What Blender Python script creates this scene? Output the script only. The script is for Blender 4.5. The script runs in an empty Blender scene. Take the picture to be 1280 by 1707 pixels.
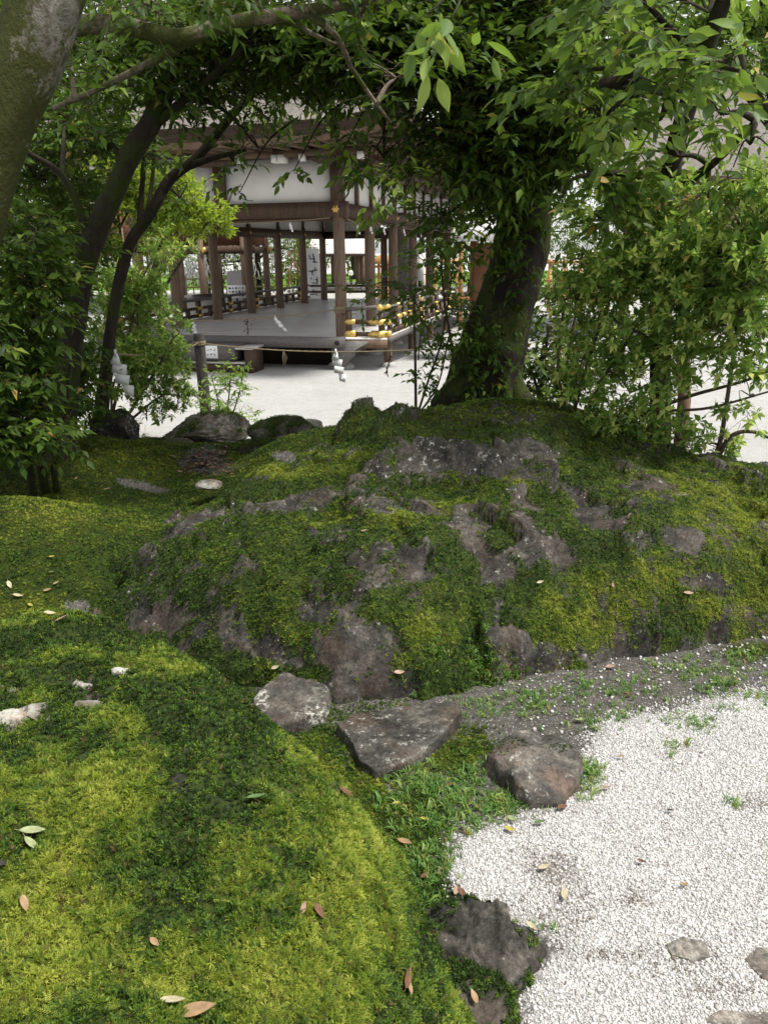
import bpy, math
import numpy as np
from mathutils import Matrix, Vector

scene = bpy.context.scene
col = scene.collection
rng = np.random.default_rng(11)

# ------------------------------------------------------------------ camera
CAM_H, PITCH, ROLL, FPX = 2.2, math.radians(18.15), math.radians(0.8), 1328.0
_R0 = np.array([1, 0, 0.]); _U0 = np.array([0, math.sin(PITCH), math.cos(PITCH)])
CF = np.array([0, math.cos(PITCH), -math.sin(PITCH)])
CR = _R0*math.cos(ROLL) - _U0*math.sin(ROLL)
CU = _U0*math.cos(ROLL) + _R0*math.sin(ROLL)
CO = np.array([0, 0, CAM_H])
cam = bpy.data.cameras.new('camera'); cam.sensor_fit = 'VERTICAL'; cam.sensor_height = 36
cam.lens = 36*FPX/1707; cam.clip_end = 2000; cam.clip_start = 0.05
camo = bpy.data.objects.new('camera', cam); col.objects.link(camo)
m = Matrix.Identity(4)
for i in range(3):
    m[i][0], m[i][1], m[i][2], m[i][3] = CR[i], CU[i], -CF[i], CO[i]
camo.matrix_world = m
scene.camera = camo

# ------------------------------------------------------------------ sky, sun, exposure
SUN_EL, SUN_AZ = math.radians(63), math.radians(112)      # azimuth measured from +Y towards +X
world = bpy.data.worlds.new('World'); scene.world = world; world.use_nodes = True
wn = world.node_tree; wn.nodes.clear()
sky = wn.nodes.new('ShaderNodeTexSky'); sky.sky_type = 'NISHITA'; sky.sun_disc = False
sky.sun_elevation = SUN_EL; sky.sun_rotation = SUN_AZ; sky.dust_density = 1.0; sky.air_density = 1.0
hs = wn.nodes.new('ShaderNodeHueSaturation'); hs.inputs['Saturation'].default_value = 0.12
hs.inputs['Value'].default_value = 1.0
bg = wn.nodes.new('ShaderNodeBackground'); bg.inputs['Strength'].default_value = 0.09
wo = wn.nodes.new('ShaderNodeOutputWorld')
wn.links.new(sky.outputs[0], hs.inputs['Color']); wn.links.new(hs.outputs[0], bg.inputs['Color'])
wn.links.new(bg.outputs[0], wo.inputs['Surface'])
sl = bpy.data.lights.new('sun', 'SUN'); sl.energy = 2.3; sl.angle = math.radians(11); sl.color = (1, .965, .9)
so = bpy.data.objects.new('sun', sl); col.objects.link(so)
sd = Vector((math.sin(SUN_AZ)*math.cos(SUN_EL), math.cos(SUN_AZ)*math.cos(SUN_EL), math.sin(SUN_EL)))
so.rotation_euler = sd.to_track_quat('Z', 'Y').to_euler(); so.location = (0, 0, 30)
vs = scene.view_settings
vs.view_transform = 'Standard'; vs.look = 'None'; vs.gamma = 1; vs.use_curve_mapping = False
vs.exposure = 1.35

# ------------------------------------------------------------------ picking points in the place
def ray(px, py): return CF + (px-640)/FPX*CR - (py-853.5)/FPX*CU
def pz(px, py, z):
    d = ray(px, py); return CO + (z-CAM_H)/d[2]*d
def pY(px, py, Y):
    d = ray(px, py); return CO + Y/d[1]*d
def proj(P):
    q = np.asarray(P, float)-CO; w = np.maximum(q@CF, 1e-3)
    return 640+FPX*(q@CR)/w, 853.5-FPX*(q@CU)/w
def sstep(a, b, x):
    t = np.clip((x-a)/(b-a), 0, 1); return t*t*(3-2*t)
def nrm(v): return v/np.maximum(np.linalg.norm(v, axis=-1, keepdims=True), 1e-9)

# ------------------------------------------------------------------ noise
_perm = np.random.default_rng(5).permutation(256); _perm = np.concatenate([_perm, _perm, _perm])
_grad = nrm(np.random.default_rng(6).normal(size=(256, 3)))
def perlin(x, y, z=0.):
    x, y, z = np.broadcast_arrays(np.asarray(x, float), y, z)
    xi, yi, zi = np.floor(x).astype(int), np.floor(y).astype(int), np.floor(z).astype(int)
    xf, yf, zf = x-xi, y-yi, z-zi
    xi &= 255; yi &= 255; zi &= 255
    f = lambda t: t*t*t*(t*(t*6-15)+10)
    u, v, w = f(xf), f(yf), f(zf)
    def g(i, j, k):
        h = _perm[_perm[_perm[(xi+i) & 255]+((yi+j) & 255)]+((zi+k) & 255)]
        gr = _grad[h]; return gr[..., 0]*(xf-i)+gr[..., 1]*(yf-j)+gr[..., 2]*(zf-k)
    l = lambda a, b, t: a+t*(b-a)
    return 1.6*l(l(l(g(0,0,0), g(1,0,0), u), l(g(0,1,0), g(1,1,0), u), v),
                 l(l(g(0,0,1), g(1,0,1), u), l(g(0,1,1), g(1,1,1), u), v), w)
def fbm(x, y, z=0., o=4, ridge=False):
    s = 0; a = 1; t = 0
    for i in range(o):
        n = perlin(x*2**i+7.3*i, np.asarray(y)*2**i+3.1*i, np.asarray(z)*2**i)
        s = s + a*((1-2*np.abs(n)) if ridge else n); t += a; a *= .5
    return s/t

# ------------------------------------------------------------------ mesh helpers
def put(o, parent=None, label=None, cat=None, group=None, kind=None):
    col.objects.link(o)
    if parent is not None: o.parent = parent
    if label: o['label'] = label
    if cat: o['category'] = cat
    if group: o['group'] = group
    if kind: o['kind'] = kind
    return o
def empty(name, loc, label, cat, group=None):
    o = bpy.data.objects.new(name, None); o.location = [float(c) for c in loc]; o.empty_display_size = .1
    return put(o, None, label, cat, group)
def mesh(name, V, Fs, mat, attrs=None, smooth=False):
    V = np.asarray(V, np.float32).reshape(-1, 3)
    if isinstance(Fs, np.ndarray): Fs = [Fs]
    Fs = [np.asarray(f, np.int32) for f in Fs if len(f)]
    me = bpy.data.meshes.new(name)
    me.vertices.add(len(V)); me.vertices.foreach_set('co', V.ravel())
    tot = np.concatenate([np.full(len(f), f.shape[1], np.int32) for f in Fs])
    idx = np.concatenate([f.ravel() for f in Fs])
    me.loops.add(len(idx)); me.loops.foreach_set('vertex_index', idx)
    me.polygons.add(len(tot))
    me.polygons.foreach_set('loop_start', np.concatenate([[0], np.cumsum(tot)[:-1]]).astype(np.int32))
    me.polygons.foreach_set('loop_total', tot)
    if smooth: me.polygons.foreach_set('use_smooth', np.ones(len(tot), bool))
    me.update(calc_edges=True)
    for k, a in (attrs or {}).items():
        a = np.asarray(a, np.float32)
        at = me.attributes.new(k, 'FLOAT_VECTOR' if a.ndim == 2 else 'FLOAT', 'POINT')
        at.data.foreach_set('vector' if a.ndim == 2 else 'value', a.ravel())
    if mat is not None: me.materials.append(mat)
    return me
def obj(name, me, parent=None, local=None, **k):
    """local: world-space vertices are shifted so that the object sits under its parent's origin"""
    o = bpy.data.objects.new(name, me); put(o, parent, **k)
    if parent is not None and parent.type == 'EMPTY': o.matrix_parent_inverse = Matrix.Translation(-Vector(parent.location))
    return o

class MB:
    """collects shapes into one mesh"""
    def __init__(s): s.V = []; s.F = {}; s.n = 0; s.A = []
    def add(s, V, *Fs, a=0.5):
        V = np.asarray(V, float).reshape(-1, 3)
        for f in Fs:
            f = np.asarray(f, int)
            if len(f): s.F.setdefault(f.shape[1], []).append(f+s.n)
        s.V.append(V); s.n += len(V)
        s.A.append(np.full(len(V), a) if np.isscalar(a) else np.asarray(a)); return s
    def box(s, c, size, ax=None, bev=0):
        c = np.asarray(c, float); h = np.asarray(size, float)/2
        if ax is None: ax = np.eye(3)
        sg = np.array([[-1,-1,-1],[1,-1,-1],[1,1,-1],[-1,1,-1],[-1,-1,1],[1,-1,1],[1,1,1],[-1,1,1]])
        return s.add(c+(sg*h)@np.asarray(ax), [[0,3,2,1],[4,5,6,7],[0,1,5,4],[1,2,6,5],[2,3,7,6],[3,0,4,7]])
    def tube(s, P, r, n=8, cap=True, jit=0., a=.5, wob=None):
        P = np.asarray(P, float); k = len(P); r = np.broadcast_to(np.asarray(r, float), (k,))
        T = nrm(np.gradient(P, axis=0)); ref = np.array([.31, .2, .93]) if abs(T[0, 2]) < .9 else np.array([1, .1, 0.])
        N = nrm(np.cross(T, ref)); B = np.cross(T, N)
        t = np.linspace(0, 2*np.pi, n, endpoint=False)
        rr = r[:, None]*np.ones(n)
        if wob is not None: rr = rr*(1+wob*fbm(np.cos(t)[None]*1.3+P[:, :1]*4, np.sin(t)[None]*1.3+P[:, 1:2]*4, P[:, 2:3]*2.5, 3))
        V = P[:, None]+rr[..., None]*(np.cos(t)[None, :, None]*N[:, None]+np.sin(t)[None, :, None]*B[:, None])
        i = np.arange(k-1)[:, None]*n; j = np.arange(n)[None]; j2 = (j+1) % n
        q = np.stack([i+j, i+j2, i+n+j2, i+n+j], -1).reshape(-1, 4)
        V = V.reshape(-1, 3); F3 = []
        if cap:
            V = np.vstack([V, P[0], P[-1]]); b = k*n
            jj = np.arange(n); F3 = np.vstack([np.stack([np.full(n, b), (jj+1) % n, jj], 1),
                                              np.stack([np.full(n, b+1), b-n+jj, b-n+(jj+1) % n], 1)])
        return s.add(V, q, F3, a=a)
    def prism(s, poly, axis_o, u, v, w, d):
        """2-D outline (n,2) in the plane o + p0*u + p1*v, thickness d along w"""
        poly = np.asarray(poly, float); n = len(poly); u, v, w = map(np.asarray, (u, v, w))
        b = np.asarray(axis_o)+poly[:, :1]*u+poly[:, 1:]*v
        c = b.mean(0); j = np.arange(n); j2 = (j+1) % n
        V = np.vstack([b, b+w*d, c, c+w*d])
        s.add(V, np.stack([j, j2, n+j2, n+j], 1), np.vstack([np.stack([np.full(n, 2*n), j2, j], 1), np.stack([np.full(n, 2*n+1), n+j, n+j2], 1)]))
        return s
    def me(s, name, mat, smooth=False):
        return mesh(name, np.vstack(s.V), [np.vstack(f) for f in s.F.values()], mat, {'rnd': np.concatenate(s.A)}, smooth)
    def build(s, name, mat, parent=None, smooth=False, **k): return obj(name, s.me(name, mat, smooth), parent, **k)

def spline(pts, n=12):
    """Catmull-Rom through rows (any width)"""
    p = np.asarray(pts, float); p = np.vstack([2*p[0]-p[1], p, 2*p[-1]-p[-2]]); out = []
    for i in range(1, len(p)-2):
        t = np.linspace(0, 1, n, endpoint=False)[:, None]
        a, b, c, d = p[i-1], p[i], p[i+1], p[i+2]
        out.append(.5*(2*b+(c-a)*t+(2*a-5*b+4*c-d)*t**2+(3*b-a-3*c+d)*t**3))
    return np.vstack(out+[p[-2:-1]])

# ------------------------------------------------------------------ materials
class NT:
    def __init__(s, name):
        s.m = bpy.data.materials.new(name); s.m.use_nodes = True; s.t = s.m.node_tree; s.t.nodes.clear()
        s.out = s.n('ShaderNodeOutputMaterial')
    def n(s, typ, **k):
        nd = s.t.nodes.new(typ)
        for a, b in k.items():
            if a[0] == '_': nd.inputs[a[1:].replace('_', ' ')].default_value = b
            else: setattr(nd, a, b)
        return nd
    def l(s, a, b): s.t.links.new(a, b)
    def coord(s, obj=False):
        g = s.n('ShaderNodeTexCoord') if obj else s.n('ShaderNodeNewGeometry')
        return g.outputs['Object' if obj else 'Position']
    def noise(s, vec, scale, detail=4, rough=.6, dist=0):
        t = s.n('ShaderNodeTexNoise', _Scale=scale, _Detail=detail, _Roughness=rough, _Distortion=dist); s.l(vec, t.inputs['Vector']); return t.outputs['Fac']
    def ramp(s, fac, stops, interp='LINEAR'):
        r = s.n('ShaderNodeValToRGB'); r.color_ramp.interpolation = interp; e = r.color_ramp.elements
        while len(e) < len(stops): e.new(.5)
        for q, (p, c) in zip(e, stops): q.position = p; q.color = (*c, 1) if len(c) == 3 else c
        s.l(fac, r.inputs[0]); return r.outputs[0]
    def mix(s, f, a, b, mode='MIX'):
        r = s.n('ShaderNodeMixRGB', blend_type=mode)
        for v, i in ((f, 0), (a, 1), (b, 2)):
            if hasattr(v, 'links') or hasattr(v, 'is_linked'): s.l(v, r.inputs[i])
            else: r.inputs[i].default_value = v if i == 0 else (*v, 1)
        return r.outputs[0]
    def math(s, op, a, b=0.):
        r = s.n('ShaderNodeMath', operation=op)
        for v, i in ((a, 0), (b, 1)):
            if hasattr(v, 'is_linked'): s.l(v, r.inputs[i])
            else: r.inputs[i].default_value = v
        return r.outputs[0]
    def attr(s, name, typ='GEOMETRY'):
        return s.n('ShaderNodeAttribute', attribute_name=name, attribute_type=typ).outputs['Fac']
    def pbr(s, c, rough=.7, spec=.3, bump=None, bs=.3, bd=.01, metal=0):
        p = s.n('ShaderNodeBsdfPrincipled'); p.inputs['Metallic'].default_value = metal
        p.inputs['Specular IOR Level'].default_value = spec
        if hasattr(c, 'is_linked'): s.l(c, p.inputs['Base Color'])
        else: p.inputs['Base Color'].default_value = (*c, 1)
        if hasattr(rough, 'is_linked'): s.l(rough, p.inputs['Roughness'])
        else: p.inputs['Roughness'].default_value = rough
        if bump is not None:
            b = s.n('ShaderNodeBump', _Strength=bs, _Distance=bd); s.l(bump, b.inputs['Height']); s.l(b.outputs[0], p.inputs['Normal'])
        return p
    def end(s, sh): s.l(sh.outputs[0], s.out.inputs['Surface']); return s.m

def simple(name, c, rough=.7, spec=.3, var=.3, scale=6, metal=0, stretch=None, bs=.2):
    t = NT(name); v = t.coord(True)
    if stretch:
        mp = t.n('ShaderNodeMapping'); mp.inputs['Scale'].default_value = stretch; t.l(v, mp.inputs['Vector']); v = mp.outputs[0]
    f = t.noise(v, scale, 5, .65)
    c = np.array(c); k = t.ramp(f, [(.25, tuple(c*(1-var))), (.75, tuple(np.minimum(c*(1+var), 1)))])
    return t.end(t.pbr(k, rough, spec, f, bs, .01, metal))

def leafmat(name, stops, transl=.35, tcol=(.35, .5, .05), rough=.42, spec=.4, attr='GEOMETRY'):
    stops = [(min(p_, .95), c_) for p_, c_ in stops]+[(1., (.34, .23, .06))]
    t = NT(name); c = t.ramp(t.attr('rnd', attr), stops)
    p = t.pbr(c, rough, spec); tr = t.n('ShaderNodeBsdfTranslucent')
    t.l(t.mix(.6, c, tcol, 'MIX'), tr.inputs['Color'])
    mx = t.n('ShaderNodeMixShader', _Fac=transl); t.l(p.outputs[0], mx.inputs[1]); t.l(tr.outputs[0], mx.inputs[2])
    return t.end(mx)

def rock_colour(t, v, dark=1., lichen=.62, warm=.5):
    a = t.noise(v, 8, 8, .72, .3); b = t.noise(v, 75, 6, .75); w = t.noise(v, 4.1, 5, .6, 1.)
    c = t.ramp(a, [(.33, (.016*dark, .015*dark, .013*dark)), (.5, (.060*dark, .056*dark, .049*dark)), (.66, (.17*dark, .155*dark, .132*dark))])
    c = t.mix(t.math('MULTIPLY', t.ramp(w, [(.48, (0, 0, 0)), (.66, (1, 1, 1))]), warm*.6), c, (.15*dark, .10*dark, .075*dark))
    c = t.mix(.9, c, t.ramp(b, [(.34, (.35, .35, .35)), (.66, (1.5, 1.48, 1.45))]), 'MULTIPLY')
    li = t.math('MULTIPLY', t.ramp(t.noise(v, 34, 6, .8), [(lichen-.03, (0, 0, 0)), (lichen+.02, (1, 1, 1))]), t.ramp(t.noise(v, 5.3, 3, .6), [(.42, (0, 0, 0)), (.55, (1, 1, 1))]))
    c = t.mix(li, c, (.40, .40, .35))
    h = t.math('ADD', a, t.math('MULTIPLY', b, .55))
    return c, h
def moss_colour(t, v):
    """carpet under the sprigs"""
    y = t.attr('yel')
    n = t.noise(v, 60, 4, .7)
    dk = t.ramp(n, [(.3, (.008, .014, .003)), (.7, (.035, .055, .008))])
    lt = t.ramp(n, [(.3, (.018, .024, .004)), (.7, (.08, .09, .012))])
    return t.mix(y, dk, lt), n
def rockmoss(name, dark=1., lichen=.62, warm=.5):
    t = NT(name); v = t.coord()
    rc, rh = rock_colour(t, v, dark, lichen, warm); mc, mh = moss_colour(t, v)
    f = t.attr('moss'); fe = t.ramp(t.math('ADD', f, t.math('MULTIPLY', t.math('SUBTRACT', t.noise(v, 45, 4, .7), .5), .7)), [(.42, (0, 0, 0)), (.56, (1, 1, 1))])
    c = t.mix(fe, rc, mc); h = t.mix(fe, rh, mh)
    return t.end(t.pbr(c, .85, .2, h, .8, .012))
def stone_mat(name, dark=1., lichen=.6, warm=.4, rough=.8):
    t = NT(name); v = t.coord(); c, h = rock_colour(t, v, dark, lichen, warm)
    return t.end(t.pbr(c, rough, .35, h, .7, .012))

# ================================================================== GROUND
Z0 = 0.65                                     # level of the near path
def interp(y, pts): a = np.array(pts); return np.interp(y, a[:, 0], a[:, 1])
HUMPS = [(-2.15, 3.9, 1.0, .62, .34), (-2.1, 5.9, 1.05, .8, .22), (.9, 5.7, 1.25, .8, .52), (.75, 4.9, 1.1, .5, .42),
         (-.55, 5.1, .6, .6, .26), (1.8, 4.6, .5, .45, .16), (-3.6, 6.2, 1.0, 1.2, .3), (-1.0, 2.95, .55, .26, -.13)]
def ground_z(x, y):
    x = np.asarray(x, float); y = np.asarray(y, float)
    l = interp(y, [(-9, Z0), (4.2, Z0), (7.2, .54), (8.2, .16), (9.2, -.12), (99, -.2)])
    r = interp(y, [(-9, Z0), (3.7, Z0), (4.6, .45), (5.8, -.05), (6.6, -.15), (99, -.2)])
    w = sstep(1.4, 2.6, x)
    z = l*(1-w)+r*w
    for cx, cy, rx, ry, a in HUMPS: z = z+a*np.exp(-((x-cx)/rx)**2-((y-cy)/ry)**2)
    z = z-.10*np.exp(-((x+1.45)/.35)**2-((y-5.6)/.5)**2)          # gully
    far = sstep(2.6, 3.4, y)
    z = z+far*(.025*fbm(x*2.2, y*2.2, 3.3, 3))+.006*fbm(x*7, y*7, 1.1, 2)
    return np.maximum(z, -.2)

def sdpoly(x, y, P):
    P = np.asarray(P, float); d = np.full(x.shape, 1e9); ins = np.zeros(x.shape, bool)
    for i in range(len(P)):
        a, b = P[i], P[(i+1) % len(P)]; e = b-a; wx, wy = x-a[0], y-a[1]
        t = np.clip((wx*e[0]+wy*e[1])/(e@e), 0, 1)
        d = np.minimum(d, (wx-t*e[0])**2+(wy-t*e[1])**2)
        c = ((a[1] <= y) & (b[1] > y)) | ((b[1] <= y) & (a[1] > y))
        xi = a[0]+(y-a[1])*e[0]/(e[1] if abs(e[1]) > 1e-9 else 1e-9)
        ins ^= c & (x < xi)
    return np.where(ins, 1, -1)*np.sqrt(d)
def patches(px, py, L):
    """soft patches on a surface, given where each lies in the photograph"""
    m = np.zeros(np.shape(px))
    for cx, cy, rx, ry, rot in L:
        c, s = math.cos(math.radians(rot)), math.sin(math.radians(rot))
        dx, dy = px-cx, py-cy
        m = np.maximum(m, 1.25-np.sqrt(((dx*c+dy*s)/rx)**2+((-dx*s+dy*c)/ry)**2)*.75)
    return m

# --- where the path gravel lies (outline on the near level)
GRAV = np.array([pz(*p, Z0)[:2] for p in [(770, 1400), (745, 1450), (790, 1520), (900, 1545), (935, 1580), (880, 1650), (860, 1720), (800, 1900), (2200, 2000),
                 (2300, 1085), (1500, 1100), (1280, 1150), (1170, 1172), (1080, 1195), (1010, 1195), (975, 1250), (985, 1300), (930, 1345), (850, 1375)]])
YEL_LIT = [(990, 1030, 85, 50, 0), (1220, 860, 120, 60, 20), (1130, 820, 90, 30, 10), (930, 1090, 60, 45, 0), (1240, 1010, 90, 60, 0), (1100, 960, 60, 30, 20),
       (590, 1520, 90, 160, 10), (560, 1400, 60, 110, -30), (150, 1330, 150, 70, 0), (90, 1560, 190, 130, 0), (380, 1420, 60, 60, 0), (230, 1100, 110, 22, 5),  # last strip: lit crest of the near mound painted in as lighter moss
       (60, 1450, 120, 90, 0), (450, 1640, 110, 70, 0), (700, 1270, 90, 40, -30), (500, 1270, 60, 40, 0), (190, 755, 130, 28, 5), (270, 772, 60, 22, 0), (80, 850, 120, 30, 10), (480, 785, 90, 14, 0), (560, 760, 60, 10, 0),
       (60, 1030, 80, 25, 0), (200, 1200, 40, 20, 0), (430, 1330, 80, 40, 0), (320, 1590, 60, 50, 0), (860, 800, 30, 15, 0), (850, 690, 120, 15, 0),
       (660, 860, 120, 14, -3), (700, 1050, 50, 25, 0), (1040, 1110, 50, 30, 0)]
DARKM_SHADE = [(130, 1050, 120, 22, 10), (330, 1090, 60, 26, 30), (250, 1010, 110, 50, 0), (380, 1130, 40, 30, 30), (400, 1180, 70, 50, 35), (330, 1350, 70, 45, 0), (300, 1520, 60, 60, 0), (470, 1290, 60, 30, 35), (250, 1000, 120, 60, 0), (800, 930, 60, 30, 0), (1000, 920, 60, 25, 0), (700, 1500, 40, 60, 0), (740, 1130, 60, 25, 0)]  # dark moss; the patches behind the near mound also paint its shaded crease
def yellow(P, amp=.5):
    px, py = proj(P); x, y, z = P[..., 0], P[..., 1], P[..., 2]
    b = np.maximum(patches(px, py, YEL_LIT), 0)-.7*np.maximum(patches(px, py, DARKM_SHADE), 0)
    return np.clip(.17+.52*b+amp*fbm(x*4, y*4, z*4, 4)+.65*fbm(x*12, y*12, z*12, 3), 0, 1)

def sheet(xs, ys, zf, keep=None):
    X, Y = np.meshgrid(xs, ys); Z = zf(X, Y); nx, ny = len(xs), len(ys)
    V = np.stack([X, Y, Z], -1).reshape(-1, 3)
    i = (np.arange(ny-1)[:, None]*nx+np.arange(nx-1)[None]).ravel()
    F = np.stack([i, i+1, i+nx+1, i+nx], 1)
    if keep is not None:
        F = F[keep.reshape(-1)[F].any(1)]
        u = np.unique(F); mp = np.full(len(V), -1); mp[u] = np.arange(len(u)); V = V[u]; F = mp[F]
    return V, F

# the wide courtyard: one sheet to the horizon, falling a little beyond the halls
def court_z(x, y): return -1.35*sstep(48, 85, y)
gx = np.concatenate([[-900, -300, -120], np.linspace(-60, 60, 25), [120, 300, 900]])
gy = np.concatenate([[-300, -60], np.linspace(-10, 110, 49), [200, 500, 1200]])
V, F = sheet(gx, gy, court_z)
t = NT('courtyard_gravel'); v = t.coord()
n1 = t.noise(v, 60, 4, .85); n2 = t.noise(v, .9, 5, .7); n3 = t.noise(v, 7, 6, .75)
c = t.ramp(n1, [(.25, (.26, .255, .245)), (.5, (.48, .475, .46)), (.8, (.60, .595, .58))])
c = t.mix(.6, c, t.ramp(n2, [(.3, (.74, .73, .70)), (.7, (1, 1, 1))]), 'MULTIPLY')
c = t.mix(.5, c, t.ramp(n3, [(.3, (.66, .66, .65)), (.7, (1.05, 1.05, 1.05))]), 'MULTIPLY')
COURT = t.end(t.pbr(c, .9, .1, t.math('ADD', n1, n3), .8, .02))
obj('ground', mesh('ground', V, F, COURT), kind='structure', label='wide white gravel courtyard around the hall')
# lawn beyond
t = NT('lawn'); v = t.coord(); LAWN = t.end(t.pbr(t.ramp(t.noise(v, 3, 5, .7), [(.3, (.06, .12, .015)), (.7, (.14, .24, .03))]), .9, .1))
V, F = sheet(np.linspace(-40, 60, 21), np.linspace(66, 140, 16), lambda x, y: court_z(x, y)+.02)
obj('lawn', mesh('lawn', V, F, LAWN), kind='structure', label='mown green lawn beyond the far hall')

# the garden ground
ys = np.concatenate([np.arange(-1.2, .75, .06), .75*1.0075**np.arange(0, 346)])
ys = ys[ys < 9.6]; xs = np.concatenate([np.linspace(-7, -3.6, 40)[:-1], np.linspace(-3.6, 3.8, 330), np.linspace(3.8, 6.5, 30)[1:]])
V, F = sheet(xs, ys, ground_z)
gr_d = sdpoly(V[:, 0], V[:, 1], GRAV)+.05*fbm(V[:, 0]*5, V[:, 1]*5, 0, 3)+.03*fbm(V[:, 0]*19, V[:, 1]*19, 0, 2)
gpx, gpy = proj(V)
moss_left = patches(gpx, gpy, [(520, 1290, 80, 110, 30), (600, 1300, 60, 50, 0), (440, 1230, 60, 30, 0), (400, 1160, 50, 24, 20), (620, 1350, 40, 40, 0), (760, 1260, 70, 40, -25), (640, 1240, 80, 80, 0), (700, 1500, 80, 160, 0), (690, 1370, 60, 70, 0), (1250, 1085, 70, 18, 0)])
gmoss = np.where(V[:, 1] > 3.3, 1.0, 0)*np.where((V[:, 0] > 1.6) & (V[:, 1] < 3.4), 0, 1)
gmoss = np.maximum(gmoss, np.clip(moss_left, 0, 1)); gmoss = np.maximum(gmoss, sstep(-.75, -.95, V[:, 0]))
gmoss = gmoss*(.75+.5*fbm(V[:, 0]*3, V[:, 1]*3, 2.2, 4))
bare = patches(gpx, gpy, [(345, 770, 36, 18, 0), (120, 1030, 26, 22, -40), (480, 762, 26, 8, 10), (1110, 800, 70, 18, 0), (240, 812, 44, 7, 15), (700, 685, 45, 14, 0)])
gmoss = np.clip(gmoss-.8*np.clip(bare, 0, 1), 0, 1)
gmoss = np.where(V[:, 2] < .12, gmoss*sstep(-.02, .1, V[:, 2]), gmoss)
t = NT('garden_earth'); v = t.coord(); mc, mh = moss_colour(t, v)
n = t.noise(v, 30, 5, .75); s = t.ramp(n, [(.3, (.04, .036, .031)), (.7, (.125, .115, .102))])
s = t.mix(t.math('MULTIPLY', t.ramp(t.noise(v, 140, 2, .6), [(.6, (0, 0, 0)), (.66, (1, 1, 1))]), .6), s, (.5, .48, .45))
gn = t.noise(v, 170, 3, .8); gc = t.ramp(gn, [(.3, (.26, .25, .24)), (.5, (.38, .37, .355)), (.75, (.46, .45, .435))])
fe = t.ramp(t.math('ADD', t.attr('moss'), t.math('MULTIPLY', t.math('SUBTRACT', t.noise(v, 40, 4, .7), .5), .8)), [(.42, (0, 0, 0)), (.56, (1, 1, 1))])
fg = t.ramp(t.math('ADD', t.attr('grav'), t.math('MULTIPLY', t.math('SUBTRACT', t.noise(v, 70, 4, .7), .5), .9)), [(.4, (0, 0, 0)), (.6, (1, 1, 1))])
c = t.mix(fg, t.mix(fe, s, mc), gc)
EARTH = t.end(t.pbr(c, .92, .12, t.math('ADD', mh, t.math('ADD', n, gn)), .7, .008))
grav = np.clip(.5+gr_d/.16, 0, 1)
V0 = V.copy(); V[:, 2] += gmoss*(1-grav)*(.012+.012*fbm(V[:, 0]*9, V[:, 1]*9, 0, 3))
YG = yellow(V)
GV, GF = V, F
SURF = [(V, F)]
obj('garden_ground', mesh('garden_ground', V, F, EARTH, {'moss': gmoss*(1-grav), 'grav': grav, 'yel': YG}, True), kind='structure', label='mossy garden ground sloping down to the courtyard')

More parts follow.
